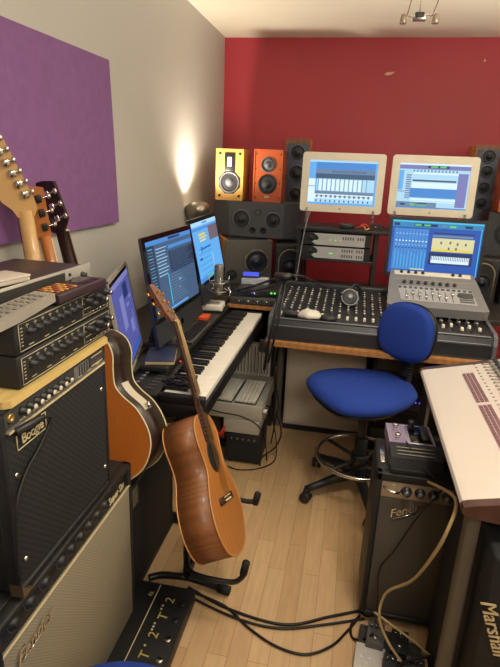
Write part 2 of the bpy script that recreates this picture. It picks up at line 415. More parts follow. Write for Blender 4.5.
# uplight lamp
STEEL = mat('brushed_bowl_metal', (150, 142, 128), .3, .9)
ul = thing('uplight_lamp', 'metal bowl lamp throwing warm light up the left wall corner', 'lamp', (-.985, 3.30, .745))
MB().cyl((0, 0, 0), (0, 0, .012), .05, STEEL, seg=24).build('base', ul)
MB().tube([(0, 0, .01), (.0, 0, .25), (.012, -.0, .385)], .008, STEEL).build('stem', ul)
A = T(.012, 0, .405) @ RY(R(-18)) @ RX(R(-24))
MB().lathe([(0, 0), (.012, 0), (.035, .006), (.062, .026), (.077, .055), (.082, .095), (.080, .096), (.075, .056), (.060, .029), (.033, .009), (0, .006)], STEEL, A, 32).build('bowl', ul)
MB().lathe([(.014, -.035), (.017, -.03), (.017, 0), (.01, .003)], CHROME, A).build('collar', ul)
MB().lathe([(0, .075), (.016, .068), (.022, .05), (.014, .03), (.01, .006)], mat('warm_bulb', (255, 225, 160), emit=6), A).build('bulb', ul)

# ------------------------------------------------------------ screens
def scr_col(name, rgb, e=1.0): return mat('screen_'+name, rgb, emit=e)
SB = dict(sky=(96, 168, 232), white=(214, 236, 246), pale=(168, 212, 236), mid=(70, 134, 206), deep=(36, 84, 170), navy=(28, 50, 98), grey=(104, 130, 160), dark=(30, 44, 70), slate=(62, 88, 120), cyan=(70, 190, 230), green=(90, 200, 110), yellow=(220, 205, 90), cream=(214, 208, 160), purple=(80, 84, 152), lilac=(118, 122, 180), teal=(50, 130, 180), red=(190, 80, 80), brown=(110, 96, 110))
SM = {k: scr_col(k, v) for k, v in SB.items()}
def screen(parent, w, h, z0, y, base, rects, name='screen'):
    """lit panel, local front -Y. rects: (u0,v0,u1,v1,colour[,layer]) with v down"""
    m = MB(); m.b2((-w/2, y, z0), (w/2, y+.003, z0+h), SM[base])
    for i, r in enumerate(rects):
        u0, v0, u1, v1, c = r[:5]; yy = y-.0003-.00004*i
        X0 = -w/2+u0*w; X1 = -w/2+u1*w; Z1 = z0+h-v0*h; Z0 = z0+h-v1*h
        m.quad([(X0, yy, Z0), (X1, yy, Z0), (X1, yy, Z1), (X0, yy, Z1)], SM[c])
    return m.build(name, parent)
def rrect(w, h, r, n=5):
    P = []
    for cx, cy, a0 in ((w/2-r, h-r, 0), (-w/2+r, h-r, 90), (-w/2+r, r, 180), (w/2-r, r, 270)):
        for k in range(n+1):
            a = R(a0+90*k/n); P.append((cx+r*math.cos(a), cy+r*math.sin(a)))
    return P
def rframe(m, w, h, r, e, y0, y1, mt, z0=0):
    """rounded rectangular frame (outer w,h), border e, from y0 (front) to y1"""
    o = rrect(w, h, r); n = len(o); i_ = [(max(-w/2+e, min(w/2-e, x)), max(e, min(h-e, z))) for x, z in o]
    V = lambda P, y: [m.bm.verts.new((x, y, z+z0)) for x, z in P]
    of, ob, inf, inb = V(o, y0), V(o, y1), V(i_, y0), V(i_, y0+.006)
    fs = []
    for k in range(n):
        j = (k+1) % n
        for q in ((of[k], of[j], inf[j], inf[k]), (of[k], ob[k], ob[j], of[j]), (inf[k], inf[j], inb[j], inb[k])):
            if len(set(v.co.to_tuple(6) for v in q)) >= 3: fs.append(m.bm.faces.new(q))
    fs.append(m.bm.faces.new(ob)); m.fin(fs, mt, None)
def daw_tracks():
    return [(0, 0, 1, .045, 'pale'), (0, .045, .10, 1, 'sky'), (0, .42, .10, .58, 'white'), (0, .60, .1, 1, 'white'), (.1, .045, 1, .20, 'mid'), (.1, .20, 1, .30, 'grey'), (.1, .30, 1, .42, 'slate'),
            (.12, .41, .98, .69, 'pale'), (.1, .69, 1, .76, 'grey'), (.1, .76, 1, .86, 'white'), (.1, .86, 1, .95, 'pale'), (0, .95, 1, 1, 'sky')] + \
           [(.14+.065*k, .34, .148+.065*k, .69, 'slate') for k in range(12)] + [(.15+.065*k, .43, .195+.065*k, .68, 'white') for k in range(10)] + \
           [(.34+.03*k, .23, .355+.03*k, .27, 'slate') for k in range(17)] + [(.12+.07*k, .78, .15+.07*k, .84, 'grey') for k in range(12)] + [(.12+.07*k, .89, .14+.07*k, .94, 'purple') for k in range(12)] + [(.97, .05, 1, .95, 'sky'), (.12, .80, .93, .81, 'slate')]
def daw_edit():
    return [(0, 0, 1, .04, 'white'), (0, .04, 1, .13, 'lilac'), (.4, .045, .7, .1, 'navy'), (.44, .055, .54, .09, 'green'), (.57, .055, .66, .09, 'green'), (0, .13, 1, 1, 'pale'), (0, .16, .07, .60, 'sky'),
            (0, .62, .1, .64, 'grey'), (.2, .2, .84, .24, 'white'), (.2, .36, .82, .40, 'slate'), (.2, .42, .84, .55, 'white'), (.18, .55, .84, .76, 'mid'), (.2, .78, .84, .82, 'white'), (.2, .84, .84, .86, 'white'),
            (.84, .2, .98, .95, 'lilac'), (0, .86, .58, .97, 'grey'), (.06, .9, .13, .94, 'navy'), (.2, .9, .27, .94, 'green'), (.3, .88, .44, .90, 'navy'), (.3, .92, .44, .94, 'green'), (0, .97, 1, 1, 'mid')] + \
           [(.11, .25+.05*k, .18, .28+.05*k, 'lilac' if k % 2 else 'grey') for k in range(11)] + [(.2+.05*k, .14, .22+.05*k, .19, 'grey') for k in range(13)]
def daw_mixer():
    r = [(0, 0, 1, .03, 'cyan'), (0, .03, 1, .12, 'teal'), (0, .12, 1, 1, 'deep'), (.02, .05, .08, .1, 'navy'), (.24, .05, .5, .1, 'navy'), (.25, .06, .32, .09, 'green'), (.35, .06, .42, .09, 'green'), (.54, .06, .6, .09, 'grey'), (.63, .06, .70, .1, 'green'), (.8, .05, .88, .1, 'navy'),
         (.03, .15, .41, .93, 'mid'), (.46, .2, .92, .22, 'navy'), (.46, .24, .9, .28, 'grey'), (.46, .3, .92, .55, 'cream'), (.46, .5, .92, .55, 'yellow'), (.47, .66, .90, .78, 'white'), (.44, .57, .92, .8, 'navy'), (.47, .64, .89, .77, 'white')]
    for k in range(10):
        x = .04+.037*k
        r += [(x, .17, x+.002, .92, 'navy'), (x+.012, .37, x+.03, .39, 'white'), (x+.012, .45, x+.03, .46, 'pale'), (x+.018, .56+.03*(k % 4), x+.024, .9, 'cyan'), (x+.01, .24, x+.03, .25, 'pale'), (x+.012, .5, x+.03, .52, 'navy')]
    for k in range(22): r.append((.475+.019*k, .64, .481+.019*k, .715, 'navy'))
    for k, (u, v) in enumerate(((.55, .36), (.65, .35), (.73, .37), (.82, .37), (.64, .46), (.72, .46))): r.append((u, v, u+.02, v+.05, 'brown'))
    r.append((.975, .1, .985, 1, 'cyan')); r.append((.25, .9, .41, .92, 'cream'))
    return r
def logic_arr():
    r = [(0, 0, 1, .06, 'mid'), (.45, .01, .72, .045, 'navy'), (0, .06, 1, 1, 'slate'), (0, .06, .14, 1, 'dark'), (.14, .1, .42, .95, 'slate'), (.42, .12, 1, .17, 'mid'), (.42, .2, 1, .46, 'dark'), (.42, .47, .98, .5, 'navy')]
    for k in range(22): r += [(.02, .1+.04*k, .11, .112+.04*k, 'grey' if k % 3 else 'cyan')]
    for k in range(9): r += [(.16, .12+.045*k, .38-.02*(k % 3), .13+.045*k, 'pale'), (.44, .20+.028*k, .95-.04*(k % 4), .212+.028*k, 'slate')]
    for k in range(10): r += [(.34, .52+.04*k, .6+.03*(k % 5), .528+.04*k, 'grey')]
    r += [(.55, .62, .6, .65, 'sky'), (.52, .72, .55, .75, 'lilac'), (.3, .95, .7, .975, 'sky'), (.33, .5, .345, .93, 'cyan')]
    return r
def logic_two():
    r = [(0, 0, 1, .07, 'pale'), (.4, .02, .6, .05, 'mid'), (0, .07, 1, 1, 'sky'), (.0, .1, 1, .14, 'mid'), (.2, .2, .45, .24, 'yellow'), (.2, .26, .5, .29, 'yellow'), (.22, .31, .45, .34, 'cream'), (.6, .12, 1, .38, 'brown'), (.25, .45, .6, .48, 'deep'), (.2, .42, .25, .52, 'deep')]
    for k in range(12): r += [(.1, .4+.045*k, .5+.04*(k % 5), .412+.045*k, 'mid' if k % 2 else 'cyan')]
    r += [(.0, .93, 1, 1, 'mid'), (.3, .94, .6, .97, 'green'), (.1, .6, .2, .64, 'deep'), (.6, .6, .62, .9, 'pale')]
    return r
# hutch over the mixing desk: carries rack units and the two white monitors
HB = mat('black_laminate', (30, 30, 34), .45)
hu = thing('monitor_shelf', 'black laminate shelf unit behind the mixing desk holding screens and rack units', 'shelf', (.2, 3.1, .745))
for x in (-.30, .135, .66): bx('side_panel', (x-.011, 3.04, .745), (x+.011, 3.30, 1.165), HB, hu, world=True)
MB().b2((-.315, 3.0, 1.165), (.69, 3.31, 1.185), HB, .003).build('top_shelf', hu, True)
MB().b2((-.288, 3.0, 1.0), (.125, 3.3, 1.014), HB, .002).build('rack_shelf', hu, True)

def rack_unit(z, label):
    t = thing('rack_unit', label, 'audio rack unit', (-.085, 3.0, z), 'silver rack units')
    bx('case', (-.19, .01, 0), (.19, .26, .068), BLKM, t, .002)
    M_ = mat('silver_grey_faceplate', (168, 168, 170), .4, .1)
    # wavy dark left cheek and silver plate
    MB().prism([(-.19, .002), (.19, .002), (.19, .066), (-.19, .066)], .01, BLKM, T(0, .01, 0) @ FY).build('faceplate', t)
    MB().prism([(-.115, .002), (.155, .002), (.155, .066), (-.13, .066), (-.118, .058), (-.105, .05), (-.10, .036), (-.112, .026), (-.138, .018)], .006, M_, T(0, 0, 0) @ FY).build('silver_panel', t)
    m = MB(); knob(m, (-.145, -.0, .04), (0, -1, 0), .012, .012); m.build('volume_knob', t)
    m = MB(); m.lathe([(.006, .001), (.0085, .003), (.006, .004)], GREENLED, T(-.118, -.0, .018) @ RX(PI/2)); m.build('power_led', t)
    return t
GT = mat('panel_lettering', (84, 84, 88), .6)
for z, lb, leds in ((1.090, 'silver fronted rack unit with an amber light, upper of the pair under the white screen', ((-.035, GREENLED), (-.005, GREENLED), (.022, AMBLED))), (1.016, 'silver fronted rack unit with three green lights close together, lower of the pair', ((-.035, GREENLED), (-.027, GREENLED), (-.019, GREENLED)))):
    t = rack_unit(z, lb)
    m = MB()
    for x, c in leds: m.lathe([(.003, .006), (.002, .008), (0, .008)], c, T(x, 0, .032) @ RX(PI/2), 8)
    m.build('status_leds', t)
    m = MB()
    for row in ((.045,) if z > 1.05 else (.05, .02)):
        for k in range(9):
            if k != 5: m.box((.036+.0135*k, -.0063, row), (.008, .0006, .016), GT)
    m.build('meter_lettering', t)

def cinema(x, y, z, yaw, w, label, rects, base):
    t = thing('monitor', label, 'computer screen', T(x, y, z) @ RZ(yaw) @ RX(-.05), 'white framed screens')
    h = w*.705; m = MB(); rframe(m, w, h, .018, .042, 0, .03, CASEW); m.build('bezel', t)
    screen(t, w-.084, h-.084, .042, .004, base, rects)
    MB().lathe([(.005, 0), (.004, .002), (0, .002)], GREYP, T(0, 0, .02) @ RX(PI/2), 12).build('logo_mark', t)
    m = MB(); m.lathe([(.003, 0), (0, .002)], WHITE, T(w*.36, 0, .02) @ RX(PI/2), 8); m.build('power_light', t)
    return t
CLR = mat('clear_acrylic', (190, 195, 205), .1, trans=.8)
c1 = cinema(-.088, 3.16, 1.262, -.01, .467, 'white framed screen on the left of the shelf showing track columns', daw_tracks(), 'sky')
c2 = cinema(.412, 3.17, 1.268, .0, .462, 'white framed screen on the right showing a track list window', daw_edit(), 'pale')
for c in (c1, c2):
    for sx in (-1, 1):
        m = MB(); m.prism([(0, -.075), (.02, -.075), (.075, -.075), (.03, .01), (.012, .02), (-.012, .02)], .012, CLR, T(sx*.19-.006, .0, 0) @ FX); m.build('foot', c)
# black dell-type screen
dm = thing('monitor', 'larger black framed screen below the right white one showing a mixer and a piano', 'computer screen', T(.443, 2.98, .953) @ RX(-.05))
m = MB(); rframe(m, .505, .32, .008, .018, 0, .035, BLK); m.build('bezel', dm)
screen(dm, .469, .284, .018, .004, 'deep', daw_mixer())
MB().b2((-.03, .032, -.2), (.03, .052, .12), BLK, .004).build('stand', dm)
MB().b2((-.11, -.02, -.208), (.11, .12, -.198), BLK, .004).build('foot', dm)

# things between screens and rack: red cables and small gear on shelf top
m = MB(); m.tube([(.0, 3.05, 1.19), (.03, 3.02, 1.20), (.06, 3.04, 1.215), (.09, 3.03, 1.195), (.11, 3.06, 1.19)], .004, mat('red_cable', (190, 50, 40), .5), smoothpath=4)
tag(m.build('cable'), 'short red cable lying on the shelf under the left white screen', 'cable')
m = MB(); m.tube([(.02, 3.07, 1.19), (.055, 3.03, 1.205), (.07, 3.0, 1.19), (.10, 3.04, 1.20), (.12, 3.05, 1.19)], .0035, mat('orange_cable', (220, 150, 60), .5), smoothpath=4)
tag(m.build('cable'), 'short orange cable curled beside the red one on the shelf', 'cable')
pb = thing('power_adapter', 'black adapter block on the shelf under the left white screen', 'adapter', (-.04, 3.04, 1.186)); MB().b2((-.035, -.02, 0), (.035, .02, .028), BLK, .006).build('block', pb)
MB().cyl((.035, 0, .014), (.05, 0, .014), .005, RUB).build('strain_relief', pb)
pb = thing('hub', 'small black trapezoid hub at the right end of the shelf by the red cable', 'adapter', (.12, 3.05, 1.186)); MB().prism([(-.04, 0), (.04, 0), (.03, .035), (-.025, .035)], .05, BLKM, T(0, .02, 0) @ FY).build('case', pb)
MB().lathe([(.003, 0), (0, .002)], REDLED, T(0, -.03, .02) @ RX(PI/2), 8).build('light', pb)

# ------------------------------------------------------------ mixing desk and console
SD = T(0, 0, 1.5) @ Matrix.Scale(1.06, 4) @ T(0, 0, -1.5)     # console furniture is a touch larger than first measured
def upsize(*obs):
    for o in obs: o.matrix_world = SD @ o.matrix_world
dk = thing('mixing_desk', 'long dark desk with a beech front edge under the mixing console', 'desk', (.16, 2.6, 0))
m = MB(); m.b2((-.35, 2.27, .722), (.67, 2.86, .745), DKW, .002); m.build('top', dk, True)
m = MB(); m.prism([(-.34, 2.27), (-.345, 2.245), (-.1, 2.235), (.2, 2.228), (.5, 2.232), (.66, 2.245), (.67, 2.27)], .022, WOOD, T(0, 0, .7225)); m.build('front_edge', dk, True)
GL = mat('grey_desk_leg', (112, 108, 104), .5)
for x, y in ((-.325, 2.72), (.64, 2.72), (.64, 2.33)): m = MB(); m.cyl((x, y, .085), (x, y, .722), .02, GL); m.build('leg', dk, True)
gp = thing('drawer_cabinet', 'low beige grey cabinet under the left half of the mixing desk', 'cabinet', (-.08, 2.85, 0))
BEI = mat('beige_grey_panel', (218, 208, 192), .55, var=.05)
MB().b2((-.225, 0, .03), (.225, .12, .60), BEI, .004).build('body', gp)
MB().b2((-.225, -.006, .0), (.225, .11, .03), BLK).build('plinth', gp)
MB().b2((-.215, -.012, .05), (.215, 0, .545), BEI, .004).build('front_panel', gp)
MB().b2((-.15, -.045, .55), (.20, .02, .595), BLK, .015).build('handle_bar', gp)
# dark rack cabinet under right half of desk
rc = thing('rack_cabinet', 'black equipment rack under the right half of the mixing desk', 'rack', (.40, 2.72, 0))
MB().b2((-.22, 0, .0), (.22, .3, .62), BLK, .004).build('body', rc)
for k in range(5):
    MB().b2((-.2, -.006, .05+.11*k), (.2, 0, .14+.11*k), BLKM if k % 2 else GREYD, .002).build('blank_panel', rc)
MB().lathe([(.004, 0), (.003, .003), (0, .003)], BLUELED, T(.02, -.006, .32) @ RX(PI/2), 8).lathe([(.004, 0), (.003, .003), (0, .003)], BLUELED, T(.04, -.006, .32) @ RX(PI/2), 8).build('status_leds', rc)
# the wood-edged keyboard tray on the right below the desk
kt = thing('slide_tray', 'dark low shelf with a beech strip below the right end of the mixing desk', 'shelf', (.55, 2.45, .0))
bx('board', (-.12, -.1, .55), (.09, .22, .568), DKW, kt); bx('edge_strip', (-.12, -.112, .55), (.09, -.1, .568), WOOD, kt)
for x in (-.11, .08): bx('support', (x-.008, 0, 0), (x+.008, .2, .55), GL, kt)

# mixing console
mc = thing('mixing_console', 'long black mixing console with rows of cream knobs on the desk', 'mixing console', (.155, 2.3, .745))
MB().prism([(0, 0), (.0, .055), (.012, .085), (.03, .095), (.52, .13), (.54, .12), (.54, 0)], .97, mat('console_black', (44, 45, 50), .35), T(-.485, 0, 0) @ Matrix(((0, 0, 1, 0), (1, 0, 0, 0), (0, 1, 0, 0), (0, 0, 0, 1)))).build('body', mc)
CE = mat('console_end_cheek', (96, 98, 108), .35)
for sx in (-1, 1):
    MB().prism([(-.008, 0), (-.008, .06), (.006, .095), (.03, .106), (.52, .14), (.545, .13), (.545, 0)], .016, CE, T(sx*.49-.008, 0, 0) @ FX).build('end_cheek', mc)
LINE = mat('pale_trim_line', (150, 152, 160), .4)
MB().tube([(-.47, .0, .062), (.47, .0, .062)], .0022, LINE).tube([(-.47, .016, .092), (.47, .016, .092)], .003, LINE).build('trim_line', mc)
CK = mat('cream_knob', (236, 230, 208), .5); CKG = mat('grey_knob', (90, 92, 98), .5)
SL = (.135-.095)/.57
m1, m2, m3 = MB(), MB(), MB()
for c in range(24):
    x = -.45+.0385*c
    for r_ in range(10):
        yv = .135+.038*r_; zz = .095+(yv-.03)*SL
        k_ = MB() if r_ < 4 else (m1 if (r_+c*3) % 7 else m2)
        knob(k_, (x, yv, zz), (0, 0, 1), .0072, .015, CK if (r_*5+c) % 4 else CKG, 8, CKG if r_ % 3 == 1 else BLK)
        if r_ < 4: k_.build('knob', mc)
    m3.b2((x-.0015, .045, .095), (x+.0015, .125, .1005), RUB)
    fy = .06+.05*random.random()*(1 if c % 3 else .2)
    MB().b2((x-.006, fy-.010, .098), (x+.006, fy+.010, .114), CK, .002).build('fader_cap', mc)
m1.build('channel_knobs', mc)['kind'] = 'stuff'; m2.build('aux_knobs', mc)['kind'] = 'stuff'; m3.build('fader_slots', mc)
MB().b2((-.485, .51, .10), (.485, .545, .165), mat('console_black', (44, 45, 50)), .008).build('meter_bridge', mc)

# control surface on the console right
GS = mat('grey_surface_case', (122, 122, 126), .45); GSP = mat('pale_surface_panel', (164, 164, 170), .45)
ct = thing('control_surface', 'grey motor fader control surface sitting on the right side of the console', 'control surface', T(.412, 2.455, .872) @ RX(R(17)))
def trap(w0, w1, d, r=.02): return [(-w0/2, .01), (-w0/2+.02, 0), (w0/2-.02, 0), (w0/2, .01), (w1/2+.01, d*.75), (w1/2, d), (-w1/2, d), (-w1/2-.01, d*.75)]
MB().prism(trap(.45, .40, .36), .045, GS).build('case', ct)
MB().prism([(-.16, .05), (.18, .05), (.17, .19), (-.175, .19)], .003, GSP, T(0, 0, .045)).build('fader_panel', ct)
MB().b2((-.185, .305, .045), (.185, .345, .05), WHITE, .001).build('input_strip', ct)
for k in range(8):
    m = MB(); x = -.135+.03*k; m.b2((x-.0015, .06, .047), (x+.0015, .15, .0488), RUB); fy = .075+.05*((k*37) % 10)/10; m.b2((x-.007, fy-.012, .048), (x+.007, fy+.012, .063), CHROME, .003)
    m.build('fader', ct)
for k in range(8): m = MB(); knob(m, (-.14+.034*k, .225, .045), (0, 0, 1), .009, .014, None, 10); m.build('encoder', ct)
for k in (0, 1, 2, 3, 6, 7): m = MB(); knob(m, (-.15+.035*k+(.04 if k > 5 else 0), .325, .05), (0, 0, 1), .008, .012, None, 10); m.build('gain_knob', ct)
for k in range(14): MB().b2((-.17+.025*k, .165, .047), (-.155+.025*k, .18, .051), GREYD, .001).build('button', ct)
for k in range(5): MB().b2((.105, .065+.02*k, .047), (.17, .075+.02*k, .05), GREYD, .001).build('button', ct)
m = MB(); m.lathe([(.028, 0), (.028, .006), (.02, .01), (0, .01)], GREYD, T(.135, .125, .047) @ Matrix.Diagonal((1.3, .8, 1, 1))); m.build('jog_wheel', ct)
m = MB(); m.b2((-.19, .26, .045), (.19, .2625, .0462), mat('amber_line', (190, 160, 90), .5)); m.build('display_line', ct)

# headphones on the console
hp = thing('headphones', 'black headphones with a silver ear cup resting on the console knobs', 'headphones', T(.012, 2.58, .895) @ RZ(R(10)) @ RX(R(-28)))
A = RX(PI/2)
MB().lathe([(0, .0), (.035, 0), (.045, .008), (.045, .024), (.03, .03), (0, .03)], BLK, A, 28).build('ear_cup', hp)
MB().lathe([(.016, .03), (.017, .034), (0, .036)], mat('silver_cap', (150, 150, 160), .3, .7), A).lathe([(.036, .026), (.041, .029), (.043, .024)], LINE, A, 28).build('silver_cap', hp)
MB().lathe([(0, .0), (.035, 0), (.043, .008), (.043, .02), (.03, .026), (0, .026)], BLK, T(.045, .085, -.005) @ RX(-PI/2), 28).build('ear_cup', hp)
MB().tube([(0, .0, .04), (.03, .02, .075), (.06, .05, .07), (.07, .09, .04), (.045, .1, .01)], .008, BLK, smoothpath=5).build('headband', hp)
# mouse, crumpled white cloth, black block
mo = thing('computer_mouse', 'black computer mouse on the front rail of the console', 'mouse', (-.075, 2.345, .843))
MB().lathe([(0, .024), (.012, .023), (.025, .016), (.03, .004), (.028, 0), (0, 0)], BLK, Matrix.Diagonal((1.5, .95, 1, 1))).build('shell', mo)
MB().cyl((-.02, -.0, .0245), (-.008, 0, .0255), .003, GREYD).build('wheel', mo)
cl = MB(); cl.lathe([(0, .04), (.015, .038), (.032, .03), (.045, .015), (.042, .003), (0, 0)], WHITE, T(-.158, 2.345, .843) @ Matrix.Diagonal((1.25, .8, 1, 1)), 20)
for v in cl.bm.verts: v.co += Vector((random.uniform(-.004, .004), random.uniform(-.004, .004), random.uniform(-.003, .004)))
cl_ = tag(cl.build('cloth'), 'small crumpled white cloth at the front left of the console', 'cloth')
dv = thing('tape_dispenser', 'flat black puck beside the white cloth at the left end of the console', 'desk item', (-.245, 2.35, .843)); MB().b2((-.035, -.02, 0), (.035, .02, .022), BLK, .008).build('body', dv)
MB().b2((-.02, -.01, .021), (.02, .01, .024), GREYD, .002).build('lid', dv)

upsize(dk, mc, ct, hp, mo, cl_, dv)
# ------------------------------------------------------------ small gear left of the console
st = thing('side_table', 'small dark table with a beech edge between the piano and console', 'table', (-.49, 2.82, 0))
bx('top', (-.64, 2.735, .755), (-.365, 2.97, .775), DKW, st, world=True); bx('front_edge', (-.64, 2.727, .755), (-.365, 2.735, .775), WOOD, st, world=True)
for x in (-.62, -.385): bx('leg', (x-.012, 2.85, 0), (x+.012, 2.874, .755), BLKM, st, world=True)
def gear(name, label, x, y, z, w, d, h, yaw=0, knobs=8, leds=(), face=BLKM):
    t = thing(name, label, 'audio interface', T(x, y, z) @ RZ(yaw))
    MB().b2((-w/2, .006, 0), (w/2, d, h), BLKM, .002).build('case', t); MB().b2((-w/2-.006, 0, .001), (w/2+.006, .006, h-.001), face, .001).build('faceplate', t)
    for k in range(knobs): m = MB(); knob(m, (-w/2+.02+k*(w-.04)/max(1, knobs-1), 0, h*.5), (0, -1, 0), .006, .01, CK if k % 2 else None, 8); m.build('knob', t)
    if leds:
        m = MB()
        for u, c in leds: m.lathe([(.0055, 0), (.004, .003), (0, .003)], c, T(u*w/2, -.001, h*.6) @ RX(PI/2), 8)
        m.build('lights', t)
    return t
gear('preamp_unit', 'black preamp with a row of small knobs, lowest in the stack by the piano', -.50, 2.745, .777, .24, .2, .04, R(6), 9, face=GREYD)
gear('audio_interface', 'black interface with green lights stacked by the left end of the console', -.46, 2.76, .819, .25, .18, .04, R(8), 4, ((-.4, BLUELED), (-.3, BLUELED), (.45, GREENLED), (.6, GREENLED), (.82, AMBLED)))
wd = thing('card_reader', 'pale grey desktop box with a phone lying on it', 'desk item', T(-.52, 2.88, .861) @ RZ(R(12)))
MB().prism([(-.075, 0), (.075, -.01), (.085, .06), (-.06, .085)], .03, mat('pale_grey_case', (170, 176, 184), .5), T(0, 0, 0)).build('case', wd)
m = MB()
for k in range(4): m.b2((.02+.013*k, .0, .03), (.028+.013*k, .012, .034), WHITE, .001)
m.build('buttons', wd)
ph = thing('phone', 'phone with a glowing blue screen lying on the pale grey box', 'phone', T(-.55, 2.925, .900) @ RZ(R(8)) @ RX(R(14)))
MB().b2((-.055, -.03, 0), (.055, .035, .008), BLK, .003).build('case', ph)
MB().b2((-.045, -.024, .008), (.045, .029, .0088), mat('phone_screen', (60, 80, 220), emit=1.1)).build('screen', ph)

# boom mic stand clamped to the desk
bmst = thing('boom_stand', 'black boom stand clamped at the front left corner of the mixing desk', 'microphone stand', (-.285, 2.22, .70))
MB().b2((-.365, 2.214, .715), (-.335, 2.30, .722), BLKM, .003).b2((-.365, 2.205, .70), (-.335, 2.216, .76), BLKM, .003).build('clamp', bmst, True)
MB().tube([(-.335, 2.20, .62), (-.322, 2.20, .75), (-.275, 2.215, 1.06)], .007, BLKM).build('pole', bmst, True)
MB().tube([(-.318, 2.19, .66), (-.29, 2.19, .80), (-.262, 2.205, 1.03)], .005, BLKM).build('rod', bmst, True)
MB().cyl((-.31, 2.205, 1.055), (-.24, 2.205, 1.055), .016, BLKM).build('joint', bmst, True)
MB().tube([(-.215, 2.20, 1.06), (-.275, 2.21, 1.055), (-.42, 2.27, .985), (-.545, 2.325, .935)], .0055, BLKM, smoothpath=4).tube([(-.25, 2.2, 1.04), (-.36, 2.25, .985), (-.5, 2.31, .93), (-.545, 2.325, .925)], .0045, BLKM, smoothpath=4).build('boom_arm', bmst, True)
MB().tube([(-.275, 2.205, 1.065), (-.2, 2.21, 1.062), (-.14, 2.3, 1.02), (-.1, 2.4, .98), (0, 2.6, .90)], .004, BLKM, smoothpath=5).build('rear_arm', bmst, True)
tw = MB()
P = [Vector(p) for p in ((-.30, 3.0, .85), (-.285, 2.99, 1.0), (-.268, 2.985, 1.16), (-.245, 2.982, 1.27))]
tw.tube(P, .0035, mat('pale_twisted_cable', (170, 168, 165), .5, vs=120, kind='wave', rgb2=(60, 60, 64)), smoothpath=4)
tag(tw.build('cable'), 'thin pale twisted cable hanging from the left white screen', 'cable')
upsize(bmst)
# studio microphone in shock mount
mic = thing('condenser_microphone', 'silver condenser microphone in a wire shock mount above the piano keys', 'microphone', T(-.595, 2.35, .915))
SIL = mat('satin_nickel', (158, 154, 146), .38, .75)
MB().lathe([(0, 0), (.018, 0), (.021, .004), (.021, .078)], SIL, I4, 24).build('body', mic)
MB().lathe([(.0215, .078), (.0215, .135), (.019, .142), (0, .146)], mat('mic_mesh', (150, 148, 142), .45, .6, vs=400, kind='checker', rgb2=(90, 88, 84)), I4, 24).build('head_grille', mic)
m = MB()
for z in (.02, .06):
    m.tube([(.042*math.cos(a), .042*math.sin(a), z) for a in [2*PI*k/20 for k in range(20)]], .0018, CHROME, 6, closed=True)
for k in range(8):
    a = 2*PI*k/8; b_ = a+.4; m.tube([(.042*math.cos(a), .042*math.sin(a), .06 if k % 2 else .02), (.022*math.cos(b_), .022*math.sin(b_), .04)], .0012, CHROME, 5)
for a in (.3, 1.9, 3.5, 5.1): m.tube([(.042*math.cos(a), .042*math.sin(a), .02), (.055*math.cos(a), .055*math.sin(a), .04), (.042*math.cos(a), .042*math.sin(a), .06), (.05*math.cos(a), .05*math.sin(a), .09)], .0016, CHROME, 5)
m.build('shock_mount', mic)
MB().tube([(.042, 0, .04), (.06, -.01, .02), (.055, -.02, .0)], .004, CHROME).build('mount_arm', mic)

# ------------------------------------------------------------ left desk with three desktop screens
ld = thing('computer_desk', 'dark desk along the left wall holding the row of computer screens', 'desk', (-.85, 2.2, 0))
MB().b2((-1.055, 1.985, .748), (-.625, 2.72, .768), DKW, .003).build('top', ld, True)
MB().b2((-.74, 1.74, .748), (-.63, 1.985, .768), DKW, .003).build('shelf_end', ld, True)
MB().b2((-1.055, 2.72, .748), (-.66, 2.97, .768), DKW, .003).build('top_extension', ld, True)
for x, y in ((-1.03, 1.93), (-1.03, 2.94), (-.85, 1.93), (-.85, 2.94)): bx('leg', (x-.015, y-.015, 0), (x+.015, y+.015, .748), BLKM, ld, world=True)
DAL = mat('dark_aluminium', (66, 68, 74), .3, .5); GLB = mat('glass_black', (10, 10, 13), .08)
def imac(x, y, z, yaw, tilt, label, rects, base, w=.533):
    t = thing('desktop_computer', label, 'computer', T(x, y, z) @ RZ(yaw), 'thin desktop computers')
    s = w/.533; h = .423*s; chin = .088*s
    A = RX(tilt)
    m = MB(); m.prism(rrect(w, h-0, .012), .012, DAL, A @ T(0, .012, 0) @ FY); m.build('housing', t)
    MB().prism(rrect(w, h-chin, .010), .002, GLB, A @ T(0, 0, chin) @ FY).build('glass_bezel', t)
    MB().prism([(-.01, 0), (.01, 0), (.013, .014), (0, .026), (-.013, .014)], .0006, GLB, A @ T(0, -.0005, chin*.3) @ FY).build('logo_mark', t)
    o = screen(t, w-.044, h-chin-.04, chin+.02, -.0026, base, rects); o.data.transform(A)
    MB().lathe([(0, .0), (.08, .012), (.12, .03), (0, .03)], DAL, A @ T(0, .012, h*.5) @ RX(-PI/2) @ Matrix.Diagonal((1, .9, 1, 1)), 24).build('back_bulge', t)
    MB().prism([(.04, .16), (.09, .055-.0), (.055, 0.004), (.12, .004), (.13, .004), (.115, .06), (.055, .16)], .16, DAL, T(-.08, 0, -z+.7685) @ FX).build('stand', t)
    MB().b2((-.095, -.03, -z+.7685), (.095, .13, -z+.7745), DAL, .002).build('foot', t)
    return t
imac(-.68, 2.086, .814, 1.532, -.164, 'nearer dark desktop computer with a track window, behind the guitar headstock', logic_arr(), 'slate')
imac(-.695, 2.709, .825, 1.589, -.207, 'desktop computer with a bright blue window beside the bowl lamp', logic_two(), 'sky')
